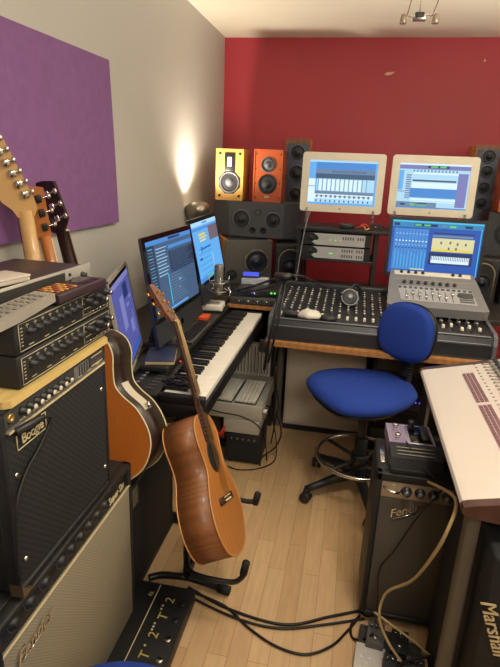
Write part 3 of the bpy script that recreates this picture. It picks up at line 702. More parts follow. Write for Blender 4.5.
# third screen by the preamps
lm = thing('laptop_screen', 'silver edged screen with a purple blue picture beside the black preamps', 'computer screen', T(-.769, 1.781, .764) @ RZ(1.845) @ RX(-.167))
m = MB(); rframe(m, .42, .36, .02, .012, 0, .012, ALU); m.build('frame', lm)
MB().b2((-.198, .003, .012), (.198, .008, .348), GLB).build('glass_bezel', lm)
screen(lm, .376, .31, .022, .002, 'purple', [(0, 0, 1, .06, 'lilac'), (.55, .1, .8, .28, 'navy'), (.8, .3, .93, .34, 'lilac'), (.6, .36, .75, .4, 'lilac'), (.65, .58, .8, .75, 'lilac'), (.83, .5, .86, .8, 'lilac'), (0, .9, 1, .96, 'deep'), (.3, .2, .5, .6, 'lilac')])
MB().b2((-.05, .014, -.005), (.05, .034, .12), ALU, .003).build('stand', lm)
lb = thing('screen_stand', 'black stand under the purple blue screen near the left wall', 'stand', (-.86, 1.66, 0))
MB().b2((-.10, -.04, .742), (.115, .225, .755), BLK, .002).build('plate', lb)
MB().tube([(-.02, .19, 0), (-.02, .19, .742)], .018, BLKM).build('post', lb); MB().cyl((-.02, .19, 0), (-.02, .19, .02), .11, BLKM, seg=28).build('base', lb)

# notebooks, orange strip, keyboards on desk
nb = thing('notebook', 'blue covered notebook lying open edged on the left end of the computer desk', 'book', T(-.690, 1.84, .7685) @ RZ(R(15)))
MB().b2((-.055, -.08, .0), (.055, .08, .012), mat('paper_edge', (214, 200, 140), .8), .001).build('pages', nb)
MB().b2((-.057, -.082, .012), (.055, .082, .015), mat('blue_cover', (46, 56, 92), .4), .001).build('cover', nb)
og = thing('orange_box', 'flat orange box under the bright blue desktop computer', 'box', T(-.70, 2.42, .7685)); MB().b2((-.06, -.035, 0), (.04, .035, .014), mat('orange_card', (222, 92, 36), .5), .002).build('box_base', og)
MB().b2((-.061, -.036, .010), (.041, .036, .018), mat('orange_card', (222, 92, 36), .5), .002).build('lid', og)
def keyboardlike(name, label, x, y, z, yaw, w, d, body, key, rows=5, cols=14, tilt=0, cat='keyboard', h=.012):
    t = thing(name, label, cat, T(x, y, z) @ RZ(yaw) @ RX(tilt))
    MB().b2((-w/2, -d/2, 0), (w/2, d/2, h), body, .003).build('base', t)
    m = MB(); kw = (w-.016)/cols; kd = (d-.012)/rows
    for r_ in range(rows):
        for c in range(cols): m.box((-w/2+.008+kw*(c+.5), -d/2+.006+kd*(r_+.5), h+.002), (kw*.84, kd*.8, .005), key)
    m.build('keys', t)['kind'] = 'stuff'
    return t
keyboardlike('computer_keyboard', 'dark computer keyboard in front of the nearer desktop computer', -.655, 2.16, .775, R(90), .30, .075, GREYD, BLK)
ww = thing('router_box', 'flat white box on the desk under the second desktop computer', 'desk item', T(-.70, 2.60, .7755) @ RZ(R(6))); MB().b2((-.05, -.06, 0), (.07, .06, .03), WHITE, .006).build('case', ww)
MB().b2((-.03, -.03, .03), (.05, .03, .032), GREYP, .001).build('label_plate', ww)

# ------------------------------------------------------------ digital piano
pn = thing('digital_piano', 'long black stage piano with white keys running beside the computer desk', 'piano', (-.60, 1.56, .66))
PB = mat('piano_black', (22, 22, 25), .3)
MB().b2((-.82+.60, 0, 0), (.165, 1.165, .055), PB, .006).build('case', pn)
MB().b2((-.22, 0, .055), (-.005, 1.165, .08), PB, .004).build('control_panel', pn)
for y0, y1 in ((0, .028), (1.137, 1.165)): MB().b2((-.005, y0, .05), (.165, y1, .086), PB, .006).build('end_block', pn)
IV = mat('ivory_keys', (232, 228, 218), .3, var=.03)
nk = 47; kw = 1.105/nk
for k in range(nk): MB().box((.085, .03+kw*(k+.5), .072), (.15, kw*.94, .022), IV, .0015).build('white_key', pn)
black = {0, 1, 3, 4, 5}
for k in range(nk-1):
    if (k+3) % 7 in black: MB().box((.045, .03+kw*(k+1), .088), (.088, kw*.52, .016), PB, .002).build('black_key', pn)
m = MB()
for k in range(10): m.box((-.05, .05+.028*k, .081), (.03, .012, .003), GREYD, .0005)
for k in range(6): m.box((-.11, .06+.03*k, .0815), (.012, .012, .004), mat('button_line', (120, 120, 122)), .0005)
m.build('buttons', pn)
MB().b2((-.14, .42, .08), (-.06, .56, .083), mat('lcd_glass', (40, 60, 80), .1)).build('display', pn)
MB().lathe([(.004, 0), (.003, .003), (0, .003)], REDLED, T(-.03, .33, .08), 8).build('power_led', pn)
ps = thing('keyboard_stand', 'black metal stand carrying the stage piano', 'stand', (-.60, 2.1, 0))
for yy in (1.86, 2.55):
    MB().b2((-.79, yy-.015, .628), (-.45, yy+.015, .658), BLKM, .003).build('cross_bar', ps, True)
    MB().b2((-.73, yy-.015, .03), (-.70, yy+.015, .63), BLKM, .003).build('post', ps, True)
    MB().b2((-.80, yy-.02, .0), (-.50, yy+.02, .035), BLKM, .006).build('foot', ps, True)
MB().b2((-.725, 1.86, .34), (-.705, 2.55, .37), BLKM, .003).build('brace', ps, True)
pw = MB(); pw.tube([(-.62, 1.66, .752), (-.56, 1.63, .75), (-.53, 1.65, .755), (-.58, 1.70, .753), (-.60, 1.66, .758), (-.54, 1.62, .76), (-.52, 1.67, .762)], .006, CABLE, smoothpath=5)
tag(pw.build('cable'), 'coiled black cable lying on the near end of the piano', 'cable')

# ------------------------------------------------------------ grey rack with tapes, black amp
gs = thing('tape_rack', 'grey metal box unit between the piano and the drawer cabinet', 'rack unit', (-.50, 2.38, 0))
GM = mat('grey_metal_case', (172, 168, 158), .45, .05)
MB().b2((-.68, 2.38, .262), (-.362, 2.80, .345), GM, .004).build('case', gs, True)
MB().b2((-.56, 2.375, .185), (-.372, 2.78, .26), mat('lower_grey_case', (176, 172, 162), .45, .05), .004).build('lower_case', gs, True)
m = MB(); m.cyl((-.362, 2.43, .30), (-.345, 2.43, .30), .012, WHITE); m.build('knob', gs, True)
for y in (2.42, 2.74): MB().b2((-.66, y-.015, 0), (-.63, y+.015, .262), BLKM, .002).build('leg', gs, True)
bk = thing('practice_amp', 'small black amplifier on the floor under the grey metal box unit', 'amplifier', (-.455, 2.385, 0))
MB().b2((-.095, 0, .012), (.095, .2, .182), TOLEX, .01).build('cabinet', bk); MB().b2((-.08, -.004, .025), (.08, 0.002, .13), GRILLE_B).build('grille', bk)
for k in range(5): m = MB(); knob(m, (-.06+.03*k, 0, .152), (0, -1, 0), .006, .01, CHROME, 8); m.build('knob', bk)
for sx in (-1, 1): MB().cyl((sx*.07, .03, 0), (sx*.07, .03, .014), .012, RUB).build('foot', bk)
rd = thing('red_pouch', 'small red pouch hanging left of the small black amplifier', 'pouch', (-.585, 2.36, .16)); MB().tube([(-.03, 0, .055), (-.01, 0, .02), (.02, 0, .015), (.035, 0, .06)], [.008, .014, .014, .008], mat('red_cloth', (176, 36, 32), .6), smoothpath=4 and 0).build('pouch_body', rd)
MB().b2((-.034, .0, .05), (-.026, .006, .10), BLK, .001).build('strap', rd)
# CD / tape upright box: clear case with separate spines
cb = thing('cassette_case', 'clear plastic case standing behind the tapes with a row of upright spines', 'storage case', (-.515, 2.775, .345))
SPN = mat('smoky_clear_plastic', (168, 164, 152), .2, coat=.3)
MB().b2((-.125, -.0, .0), (.125, .02, .004), SPN).b2((-.125, -.004, .195), (.125, .02, .203), SPN, .002).b2((-.128, -.004, 0), (-.124, .02, .2), SPN).b2((.124, -.004, 0), (.128, .02, .2), SPN).build('frame', cb)
m = MB()
spA = mat('cassette_spine', (220, 217, 206), .35); spB = mat('dark_cassette_spine', (84, 82, 78), .3)
for k in range(13):
    x = -.115+.0192*k; t = MB().b2((x-.0082, -.002, .005), (x+.0082, .018, .194), spA, .002).b2((x-.004, -.003, .02), (x+.001, -.0015, .185), spB)
    c_ = t.build('cassette', cb); c_.parent = None; c_.matrix_world = cb.matrix_world.copy(); tag(c_, 'smoky grey cassette standing spine out in the clear plastic case', 'cassette', 'cassettes in the clear plastic case')
for (x, y, a, lb) in ((-.568, 2.52, R(12), 'white slotted keypad on the grey metal box, the left one of two'), (-.448, 2.52, R(8), 'white slotted keypad on the grey metal box, the right one of two')):
    t = thing('keypad', lb, 'keypad', T(x, y, .347) @ RZ(-a*.3) @ RX(R(3)), 'white keypads')
    MB().b2((-.055, -.13, 0), (.055, .13, .015), GREYD, .004).build('base', t)
    m = MB()
    for r_ in range(11):
        for c in range(5): m.box((-.0425+.0213*c, -.117+.0234*r_, .018), (.0185, .0205, .008), WHITE, .001)
    m.build('keys', t)

# ------------------------------------------------------------ guitars
def outline(pts, n=6):
    P = [Vector((x, z, 0)) for x, z in pts]; q = catmull(P, n)
    h = [(p.x, p.y) for p in q]
    return h+[(-x, z) for x, z in h[::-1][1:-1]]
ACO = [(0, 0), (.07, .006), (.14, .035), (.188, .095), (.198, .155), (.178, .225), (.140, .275), (.122, .315), (.130, .365), (.143, .41), (.135, .455), (.10, .488), (.05, .5), (0, .5)]
ELE = [(0, 0), (.07, .004), (.135, .03), (.165, .085), (.16, .14), (.13, .19), (.115, .23), (.125, .27), (.15, .31), (.155, .35), (.13, .375), (.09, .36), (.05, .33), (0, .33)]
MAHO = mat('mahogany_side', (128, 78, 42), .45, vs=4, kind='wave', var=.14, stretch=(8, 8, 1), coat=.1)
CEDAR = mat('cedar_top', (184, 118, 58), .36, vs=9, kind='wave', var=.08, stretch=(1, 8, .2), coat=.25)
ROSE = mat('rosewood', (58, 34, 26), .4, vs=8, kind='wave', var=.25, stretch=(1, 4, .4))
BIND = mat('cream_binding', (222, 206, 164), .4)
GOLD = mat('gold_tuner', (212, 160, 60), .25, .9)
STR = mat('bronze_string', (190, 160, 110), .3, .8)
DARKG = mat('sunburst_dark', (38, 20, 14), .38, vs=4, kind='wave', var=.25, stretch=(6, 6, 1), coat=.08)
SUNB = mat('amber_back', (198, 112, 44), .3, vs=3, kind='wave', var=.03, stretch=(6, 1, .5), coat=.3)
MAPLE = mat('maple_neck', (200, 160, 104), .4, vs=3, var=.06, stretch=(8, 8, 1), coat=.4)
def acoustic(name, label, M, top, side, back, neckm, headm, tun, body_d=.11, guard=False, plate=False, sz=1.0, head_face=None, hw=1.0, lat=1.0, nk=1.0, slim=1.0, bindm=BIND):
    t = thing(name, label, 'guitar', M)
    O = [(x*lat, z) for x, z in outline(ACO)]
    FYd = lambda y: T(0, y, 0) @ FY
    m = MB(); m.prism(O, body_d-.006, side, FYd(body_d-.003), smooth=True); m.build('rim', t)
    MB().prism(O, .003, top, FYd(.003)).build('soundboard', t)
    MB().prism(O, .003, back, FYd(body_d)).build('back', t)
    m = MB()
    for y in (.001, body_d-.001): m.tube([(x, y, z) for x, z in O], .0028, bindm, 6, closed=True)
    m.build('binding', t)
    # rosette + hole
    A = T(0, 0, .345) @ RX(PI/2)
    MB().lathe([(0, .0004), (.048, .0006)], mat('soundhole_dark', (12, 8, 6), .9), A, 32).lathe([(.048, .0006), (.05, .0012), (.058, .0012), (.059, .0002)], ROSE, A, 32).build('rosette', t)
    MB().b2((-.075, -.009, .178), (.075, 0, .204), ROSE, .004).build('bridge', t)
    m = MB(); m.b2((-.035, -.012, .198), (.035, -.008, .201), BIND); m.build('saddle', t)
    m = MB()
    for k in range(6): m.lathe([(.003, 0), (.0035, .004), (0, .006)], BIND, T(-.028+.0112*k, -.009, .187) @ RX(PI/2), 8)
    m.build('bridge_pins', t)
    # neck
    m = MB(); m.prism([(-.027*nk, 0), (-.020*nk, .37), (.020*nk, .37), (.027*nk, 0)], .006, neckm, T(0, .0, .49) @ FY)
    rings = []
    m.tube([(0, .006*slim, .46), (0, .006*slim, .6), (0, .004*slim, .87)], [.025*slim, .0225*slim, .019*slim], neckm, 12)
    m.prism([(-.018, 0), (.018, 0), (.024, .05), (-.024, .05)], .06, neckm, T(0, .06, .455) @ FY); m.build('neck', t)
    m = MB(); m.prism([(-.028*nk, 0), (-.0215*nk, .46), (.0215*nk, .46), (.028*nk, 0)], .006, ROSE, T(0, -.001, .4) @ FY); m.build('fretboard', t)
    m = MB(); L = .645
    for k in range(1, 20):
        z = .86-L*(1-2**(-k/12)); ww_ = (.0215+(.86-z)/.46*.0065)*nk; m.b2((-ww_, -.0085, z-.001), (ww_, -.0065, z+.001), CHROME)
    m.build('frets', t)
    m = MB()
    for k in (3, 5, 7, 9, 12): z = .86-L*(1-2**(-(k-.5)/12)); m.lathe([(.003, 0), (0, .0004)], BIND, T(0, -.0072, z) @ RX(PI/2), 8)
    m.build('fret_markers', t)
    MB().b2((-.0215, -.011, .858), (.0215, .004, .864), BIND, .001).build('nut', t)
    # headstock tilted back
    HM = T(0, .004, .864) @ RX(R(-14))
    hd = MB(); hd.prism([(-.021, 0), (.021, 0), (.031*hw, .03), (.036*hw, .155), (.018, .168), (.0, .16 if hw == 1 else .17), (-.018, .168), (-.036*hw, .155), (-.031*hw, .03)], .014, neckm, HM @ T(0, .014, 0) @ FY, top=head_face or headm); ho = hd.build('headstock', t)
    for k in range(6):
        sx = -1 if k < 3 else 1; z = .04+.042*(k % 3)
        p = MB(); p.cyl((sx*.022, .0, z), (sx*.022, -.016, z), .0045, tun, seg=10, M=HM); p.cyl((sx*.02, .022, z), (sx*.048, .022, z), .003, tun, seg=8, M=HM)
        p.box((sx*.02, .02, z), (.018, .012, .02), tun, .002, HM); p.lathe([(0, 0), (.007, .002), (.0095, .008), (.007, .014), (0, .016)], tun, HM @ T(sx*.046, .022, z) @ RY(sx*PI/2) @ Matrix.Diagonal((1.1, .55, 1, 1)), 12)
        p.build('tuning_peg', ho)
    m = MB()
    for k in range(6):
        u = -1+2*k/5; sx = -1 if k < 3 else 1; zz = .04+.042*(k % 3 if k < 3 else 2-(k % 3))
        e = HM @ Vector((sx*.022, -.012, zz)); m.tube([(u*.028, -.012, .195), (u*.017, -.0125, .861), tuple(e)], .0008, STR, 5)
    m.build('strings', t)
    if guard:
        MB().prism([(.05, .20), (.10, .22), (.10, .30), (.06, .36), (.045, .30)], .001, mat('pickguard', (60, 30, 20), .15), T(0, -.0005, 0) @ FY).build('pickguard', t)
    return t
import mathutils
g1 = acoustic('acoustic_guitar', 'acoustic guitar with a cedar top and gold tuners standing on a floor guitar stand', pose(-.258, 1.389, .299, 1.685, -.404, .426) @ Matrix.Scale(.93, 4), CEDAR, MAHO, MAHO, mat('dark_mahogany_neck', (92, 50, 34), .35, vs=4, kind='wave', var=.15, stretch=(8, 8, 1)), MAHO, GOLD, body_d=.122, hw=1.35, lat=.86, nk=1.6, slim=.5, bindm=mat('tan_binding', (196, 140, 84), .4), head_face=mat('pale_rosewood_veneer', (150, 112, 100), .35))
Mb = pose(-.700, 1.372, .487, -.157, -.165, -.375) @ T(0, .11, 0) @ RZ(PI)
g2 = acoustic('acoustic_guitar', 'sunburst acoustic guitar seen from behind, standing on the black speaker cabinet', Mb, SUNB, DARKG, SUNB, DARKG, DARKG, CHROME, hw=1.6)
# electronics plate on the rim (upper side facing the room)
PM = pose(-.700, 1.372, .487, -.157, -.165, -.375)
def rim_pt(i): 
    O = outline(ACO); return O[i]
pl = MB()
Oo = [p for p in outline(ACO) if p[0] > 0]
seg = [p for p in Oo if .205 < p[1] < .315]
for a, b in zip(seg, seg[1:]):
    a = (a[0]+.0015, a[1]); b = (b[0]+.0015, b[1])
    pl.quad([(a[0], .035, a[1]), (b[0], .035, b[1]), (b[0], .075, b[1]), (a[0], .075, a[1])], mat('preamp_plate', (214, 206, 184), .3), PM)
pl.cyl((.182, .055, .225), (.196, .055, .229), .010, CHROME, M=PM)
pl.build('preamp_plate', g2, True)

def electric(name, label, M, body, neck, two_row, fr=1.0, headm=None):
    t = thing(name, label, 'guitar', M)
    O = outline(ELE); MB().prism(O, .042, body, T(0, .042, 0) @ FY, smooth=True).build('body', t)
    m = MB(); m.tube([(0, .0, .30), (0, -.002, .5), (0, -.002, .83)], [.027, .0255, .021], neck, 14); m.build('neck', t)
    MB().prism([(-.027, .3), (-.0215, .83), (.0215, .83), (.027, .3)], .006, ROSE, T(0, .03, 0) @ FY @ T(0, 0, .0)).build('fretboard', t)
    return t
# ---- the two bolt-on guitars behind the amps (backs towards the camera are built by facing them to the wall)
def back_guitar(name, label, base, top, body, neck, head_poly, tuners, tm, face=0):
    """guitar whose axis runs base->top; local x lateral, y normal (y<0 faces the camera = back)"""
    ax = (Vector(top)-Vector(base)).normalized()
    view = Vector((0.62, -.78, 0.1)); yv = -(view-ax*view.dot(ax)).normalized(); xv = yv.cross(ax)
    M = T(0, 0, 1.5) @ Matrix.Scale(.972, 4) @ T(0, 0, -1.5) @ Matrix(((xv.x, yv.x, ax.x, base[0]), (xv.y, yv.y, ax.y, base[1]), (xv.z, yv.z, ax.z, base[2]), (0, 0, 0, 1)))
    t = thing(name, label, 'guitar', M)
    L = (Vector(top)-Vector(base)).length
    return t, L
t, L = back_guitar('electric_guitar', 'maple necked guitar with a row of many chrome tuners, nearest of the three headstocks', (-.985, 1.60, .50), (-.985, 1.445, 1.545), None, None, None, None, None)
MB().prism(outline([(x*.45, z*1.15-.05) for x, z in ELE]), .035, mat('blonde_body', (196, 150, 88), .3), T(0, .05, 0) @ FY).build('body', t)
MB().tube([(0, .02, .28), (0, .02, .5), (0, .018, .85)], [.024, .0235, .023], MAPLE, 14).build('neck', t)
MB().b2((-.024, .022, .28), (.024, .034, .85), ROSE, .001).build('fretboard', t)
hd = MB().prism([(-.023, .83), (.023, .83), (.036, .855), (.030, .89), (-.035, 1.09), (-.06, 1.12), (-.095, 1.10), (-.10, 1.02), (-.09, .94), (-.06, .88), (-.035, .855)], .016, MAPLE, T(0, .02, 0) @ FY).build('headstock', t)
for k in range(6):
    z = .900+.031*k; p = MB(); sh = -.012*k-.006
    for dx in (.012+sh, ):
        p.cyl((dx, .004, z), (dx, -.008, z), .0105, CHROME, seg=14); p.box((dx, .0, z), (.02, .012, .022), CHROME, .003)
    p.cyl((dx, -.004, z+.004), (.030+sh, -.004, z+.008), .003, CHROME, seg=8)
    p.lathe([(0, 0), (.007, .002), (.0105, .007), (.007, .013), (0, .014)], CHROME, T(.026+sh, -.004, z+.008) @ RY(PI/2), 12)
    p.build('tuning_peg', hd)
t, L = back_guitar('electric_guitar', 'orange tinted guitar neck, the middle of the three headstocks', (-.93, 1.69, .50), (-.985, 1.53, 1.40), None, None, None, None, None)
ON = mat('orange_neck', (172, 104, 52), .35, coat=.3)
MB().prism(outline([(x*.4, z*1.05-.05) for x, z in ELE]), .02, mat('black_body', (20, 18, 18), .2), T(0, .02, 0) @ FY).build('body', t)
MB().tube([(0, .0, .26), (0, .0, .5), (0, -.0, .77)], [.019, .0185, .0175], ON, 14).build('neck', t)
MB().b2((-.022, .008, .26), (.022, .016, .77), BIND, .001).build('fretboard', t)
hd = MB().prism([(-.02, .76), (.02, .76), (.022, .80), (.028, .92), (-.01, .93), (-.035, .92), (-.035, .80)], .014, ON, T(0, .012, 0) @ FY).build('headstock', t)
for k in range(3):
    z = .80+.045*k; p = MB(); p.box((.006, -.005, z), (.018, .012, .024), BLKM, .003); p.cyl((.01, -.006, z), (.034, -.006, z+.004), .003, CHROME, seg=8)
    p.lathe([(0, 0), (.007, .002), (.009, .008), (.006, .013), (0, .014)], CHROME, T(.03, -.006, z+.004) @ RY(PI/2), 12); p.build('tuning_peg', hd)

# guitar stand for the cedar guitar
gst = thing('guitar_stand', 'black tubular guitar stand cradling the cedar topped guitar', 'stand', (-.47, 1.53, 0))
MB().tube([(-.485, 1.525, .02), (-.485, 1.525, .60)], .012, BLKM).build('upright', gst, True)
MB().tube([(-.485, 1.525, .03), (-.40, 1.52, .022), (-.345, 1.512, .018)], .013, BLKM, smoothpath=4).tube([(-.36, 1.515, .018), (-.315, 1.508, .018)], .017, RUB).build('foot', gst, True)
MB().tube([(-.485, 1.525, .03), (-.58, 1.52, .022), (-.625, 1.50, .016)], .013, BLKM, smoothpath=4).build('foot', gst, True)
MB().tube([(-.485, 1.525, .03), (-.49, 1.65, .022), (-.49, 1.72, .016)], .013, BLKM, smoothpath=4).build('foot', gst, True)
MB().tube([(-.485, 1.525, .16), (-.43, 1.38, .205), (-.37, 1.335, .225), (-.275, 1.335, .225), (-.243, 1.34, .245), (-.233, 1.345, .27)], .009, BLKM, smoothpath=5).tube([(-.238, 1.342, .258), (-.230, 1.345, .305)], .0125, RUB).build('cradle_arm', gst, True)
MB().tube([(-.485, 1.525, .16), (-.46, 1.58, .22), (-.36, 1.60, .33), (-.275, 1.60, .345), (-.245, 1.60, .345)], .009, BLKM, smoothpath=5).tube([(-.252, 1.60, .34), (-.243, 1.60, .385)], .0125, RUB).build('cradle_arm', gst, True)

# ------------------------------------------------------------ left amps
la = thing('combo_amplifier', 'big silver grille combo amplifier on the floor, under the black Boogie combo', 'amplifier', (-.73, 1.0, 0))
# cab frame: front plane X=-.6
def amp_case(t, x0, x1, y0, y1, z0, z1, fr=.018, m_=TOLEX):
    m = MB(); m.b2((x0, y0, z0), (x1-.025, y1, z1), m_, .008)
    m.b2((x1-.03, y0, z0), (x1, y0+fr, z1), m_, .005).b2((x1-.03, y1-fr, z0), (x1, y1, z1), m_, .005).b2((x1-.03, y0, z0), (x1, y1, z0+fr), m_, .005).b2((x1-.03, y0, z1-fr), (x1, y1, z1), m_, .005)
    return m.build('cabinet', t, True)
amp_case(la, -.86, -.6, .68, 1.325, .02, .62)
MB().b2((-.612, .69, .035), (-.603, 1.312, .545), GRILLE_S, .003).build('grille_cloth', la, True)
MB().b2((-.604, .69, .5445), (-.600, 1.312, .5470), CREAM).build('trim_strip', la, True)
CPM = T(-.612, 0, .547) @ RY(R(-12))
MB().b2((-.01, .695, 0), (.004, 1.31, .06), mat('black_control_panel', (28, 28, 30), .35), .001, CPM).build('control_panel', la, True)
for k in range(9):
    m = MB(); y = .75+.058*k if k < 3 else .80+.045*k
    knob(m, (.004, y, .03), (1, 0, 0), .0145, .016, None, 14); 
    m.lathe([(.0175, .0002), (.019, .0008), (.0175, .0012)], mat('knob_skirt_marks', (110, 106, 96), .5), T(.004, y, .03) @ RY(PI/2), 14)
    m.bm.transform(CPM); m.build('knob', la, True)
text('model_lettering', 'Super Six', .026, T(-.600, 1.215, .578) @ RY(R(-12)) @ FX, CREAM, la, .4, world=True)
text('logo', 'Fender', .047, T(-.597, .792, .500) @ FX @ RZ(R(3)), CHROME, la, .4, .002, world=True)
MB().tube([(-.597, .745, .482), (-.597, .80, .484), (-.597, .84, .488)], .0015, CHROME).build('logo_underline', la, True)
for y in (.72, 1.29): MB().cyl((-.66, y, 0), (-.66, y, .022), .018, RUB).build('foot', la, True)

ba = thing('combo_amplifier', 'black Boogie combo amplifier stacked on the silver grille combo', 'amplifier', (-.73, .98, .62))
amp_case(ba, -.845, -.6, .765, 1.19, .635, 1.053, .012)
MB().b2((-.612, .777, .65), (-.604, 1.183, .997), GRILLE_B, .003).build('grille_cloth', ba, True)
MB().b2((-.603, .785, .997), (-.598, 1.18, 1.001), CREAM).b2((-.606, .777, 1.001), (-.600, 1.183, 1.007), mat('chrome_strip', (150, 148, 140), .3, .6)).build('trim_strip', ba, True)
MB().b2((-.618, .778, 1.007), (-.6015, 1.178, 1.043), mat('grey_control_panel', (66, 66, 66), .4), .001).build('control_panel', ba, True)
for k in range(8):
    m = MB(); y = .830+.0235*k; knob(m, (-.6015, y, 1.027), (1, 0, 0), .008, .016, mat('pearl_knob_cap', (215, 208, 190), .3), 12); m.build('knob', ba, True)
MB().lathe([(.009, 0), (.009, .004), (.005, .004), (.0045, .001), (0, .001)], mat('brass', (190, 160, 100), .35, .8), T(-.6015, .795, 1.028) @ RY(PI/2)).build('input_jack', ba, True)
m = MB(); m.b2((-.601, 1.03, 1.010), (-.5995, 1.10, 1.040), mat('graphic_plate', (110, 110, 108), .4)); 
for k in range(5): m.b2((-.5995, 1.052+.012*k, 1.012), (-.598, 1.054+.012*k, 1.037), BLK)
m.b2((-.601, 1.115, 1.012), (-.5995, 1.17, 1.014), CREAM); m.b2((-.601, 1.115, 1.034), (-.5995, 1.17, 1.036), CREAM); m.build('graphic_section', ba, True)
m = MB()
for k in range(8): m.b2((-.601, .82+.045*k, .1+.9095), (-.599, .838+.045*k, .1+.9115), CREAM)
m.build('panel_lettering', ba, True)
text('logo', 'Boogie', .030, T(-.600, .858, .968) @ FX, CREAM, ba, 0, world=True, spacing=.9)
m = MB()
for a, b in (((.808, .950), (.808, .987)), ((.808, .987), (.908, .987)), ((.908, .987), (.908, .950)), ((.908, .950), (.808, .950))): m.tube([(-.602, a[0], a[1]), (-.602, b[0], b[1])], .0012, CREAM, 6)
m.build('logo_frame', ba, True)
for y, z in ((.80, .70), (1.165, .70), (1.165, .93), (.80, .90)): MB().lathe([(.006, 0), (.005, .003), (0, .003)], CHROME, T(-.604, y, z) @ RY(PI/2), 10).build('corner_screw', ba, True)
MB().tube([(-.65, .76, .93), (-.65, .752, .95), (-.70, .75, .96), (-.75, .752, .95)], .009, TOLEX).build('side_handle', ba, True)
for y in (.79, 1.17): MB().cyl((-.63, y, .62), (-.63, y, .637), .012, RUB).build('foot', ba, True)
MB().prism([(0, 0), (.035, 0), (.014, .012), (0, .03)], .03, mat('worn_brass', (120, 104, 78), .4, .7), T(-.622, .764, .632) @ FX).build('corner_cap', ba, True)
jc = thing('jack_cable', 'black jack plug and cable across the Boogie badge', 'cable', (-.60, .80, .98))
MB().cyl((-.598, .80, .995), (-.58, .86, 1.0), .008, BLK).build('plug', jc, True)
MB().tube([(-.58, .86, 1.0), (-.575, .885, .985), (-.582, .85, .94), (-.588, .80, .90), (-.585, .76, .84), (-.58, .74, .70)], .0042, CABLE, smoothpath=5).build('cord', jc, True)

# pale board and preamps
m = MB(); m.prism([(-.60, .775), (-.588, .785), (-.588, 1.18), (-.60, 1.19), (-.86, 1.19), (-.86, .76), (-.65, .76)], .0145, mat('pale_ply', (206, 178, 112), .5, vs=3, kind='wave', var=.08, stretch=(4, 1, 1)), T(0, 0, 1.0545))
tag(m.build('wooden_board'), 'pale plywood board lying on top of the black Boogie combo', 'board')
WL_ = mat('white_panel_line', (168, 160, 134), .5)
def preamp(z, label):
    t = thing('mic_preamp', label, 'preamplifier', (-.60, .83, z), 'stacked black preamps')
    MB().b2((-.24, 0, 0), (0, .395, .066), TOLEX, .003).build('case', t)
    m = MB()
    for a, b in (((.012, .006), (.012, .060)), ((.012, .060), (.385, .060)), ((.385, .060), (.385, .006)), ((.385, .006), (.012, .006)), ((.255, .006), (.255, .06))): m.tube([(.001, a[0], a[1]), (.001, b[0], b[1])], .0011, WL_, 5)
    for k in range(8):
        y = .04+.027*k; m.b2((.0002, y-.005, .052), (.0012, y+.005, .0535), WL_); m.b2((.0002, y-.0005, .046), (.0012, y+.0005, .056), WL_)
        if k % 2 == 0: m.b2((.0002, y+.002, .011), (.0012, y+.018, .013), WL_)
    for k in range(6): m.b2((.0002, .018, .015+.007*k), (.0012, .024, .017+.007*k), WL_)
    for k in range(4): m.b2((.0002, .262, .012+.013*k), (.0012, .30+.02*(k % 2), .0135+.013*k), WL_)
    m.build('panel_lettering', t)
    for k in range(8):
        m = MB(); knob(m, (.0, .045+.0265*k, .040), (1, 0, 0), .0075, .015, None, 12); m.build('knob', t)
    for k in range(5): m = MB(); knob(m, (.0, .275+.024*k, .045-.012*(k % 2)), (1, 0, 0), .0085, .018, CHROME if k > 2 else None, 12); m.build('output_knob', t)
    for k in range(6): MB().cyl((0, .27+.018*k, .016), (.012, .27+.018*k, .018), .0025, CHROME, seg=8).build('toggle_switch', t)
    return t
preamp(1.070, 'black eight knob preamp with cream outline, lower of the two on the plywood board')
preamp(1.138, 'black eight knob preamp with cream outline, upper of the stacked two')
# rack unit on top
ru = thing('rack_unit', 'one unit high silver fronted rack device on top of the black preamps', 'audio rack unit', T(-.67, .80, 1.206) @ RZ(R(-3)))
MB().b2((-.20, .0, 0), (-.004, .40, .042), mat('brown_black_case', (50, 42, 40), .4), .001).build('case', ru)
MB().b2((-.004, -.02, 0), (0, .425, .044), ALU, .001).build('faceplate', ru)
MB().b2((.0, .0, .008), (.0015, .31, .038), mat('black_mesh', (22, 22, 24), .6, vs=300, kind='checker', rgb2=(60, 58, 54))).build('vent_mesh', ru)
m = MB(); knob(m, (0, .385, .02), (1, 0, 0), .007, .012); knob(m, (0, .345, .016), (1, 0, 0), .004, .004); knob(m, (0, .33, .012), (1, 0, 0), .004, .004); knob(m, (0, .33, .03), (1, 0, 0), .004, .004); m.build('knobs', ru)
pp_ = thing('paper_stack', 'small white box lying on the silver fronted rack device', 'box', T(-.70, .93, 1.251) @ RZ(R(-12))); MB().b2((-.04, -.12, 0), (.03, .06, .012), mat('off_white_card', (190, 180, 168), .6), .002).build('box_base', pp_)
MB().b2((-.041, -.121, .008), (.031, .061, .014), mat('off_white_card', (190, 180, 168), .6), .002).build('lid', pp_)
rm = thing('remote_handset', 'grey handset with rows of buttons lying in front on the black preamps', 'remote control', T(-.622, .845, 1.207) @ RZ(R(-4)) @ RX(R(5)))
MB().prism([(-.03, -.10), (.03, -.10), (.034, 0), (.026, .115), (-.022, .115), (-.032, 0)], .018, mat('silver_grey_handset', (150, 144, 134), .45)).build('body', rm)
m = MB()
for r_ in range(9):
    for c in range(3): m.b2((-.018+.014*c, -.075+.02*r_, .018), (-.009+.014*c, -.064+.02*r_, .021), GREYP, .001)
m.build('buttons', rm)
cc = thing('pocket_controller', 'dark pocket device with orange keys lying right of the grey handset', 'remote control', T(-.615, 1.04, 1.207) @ RZ(R(-4)))
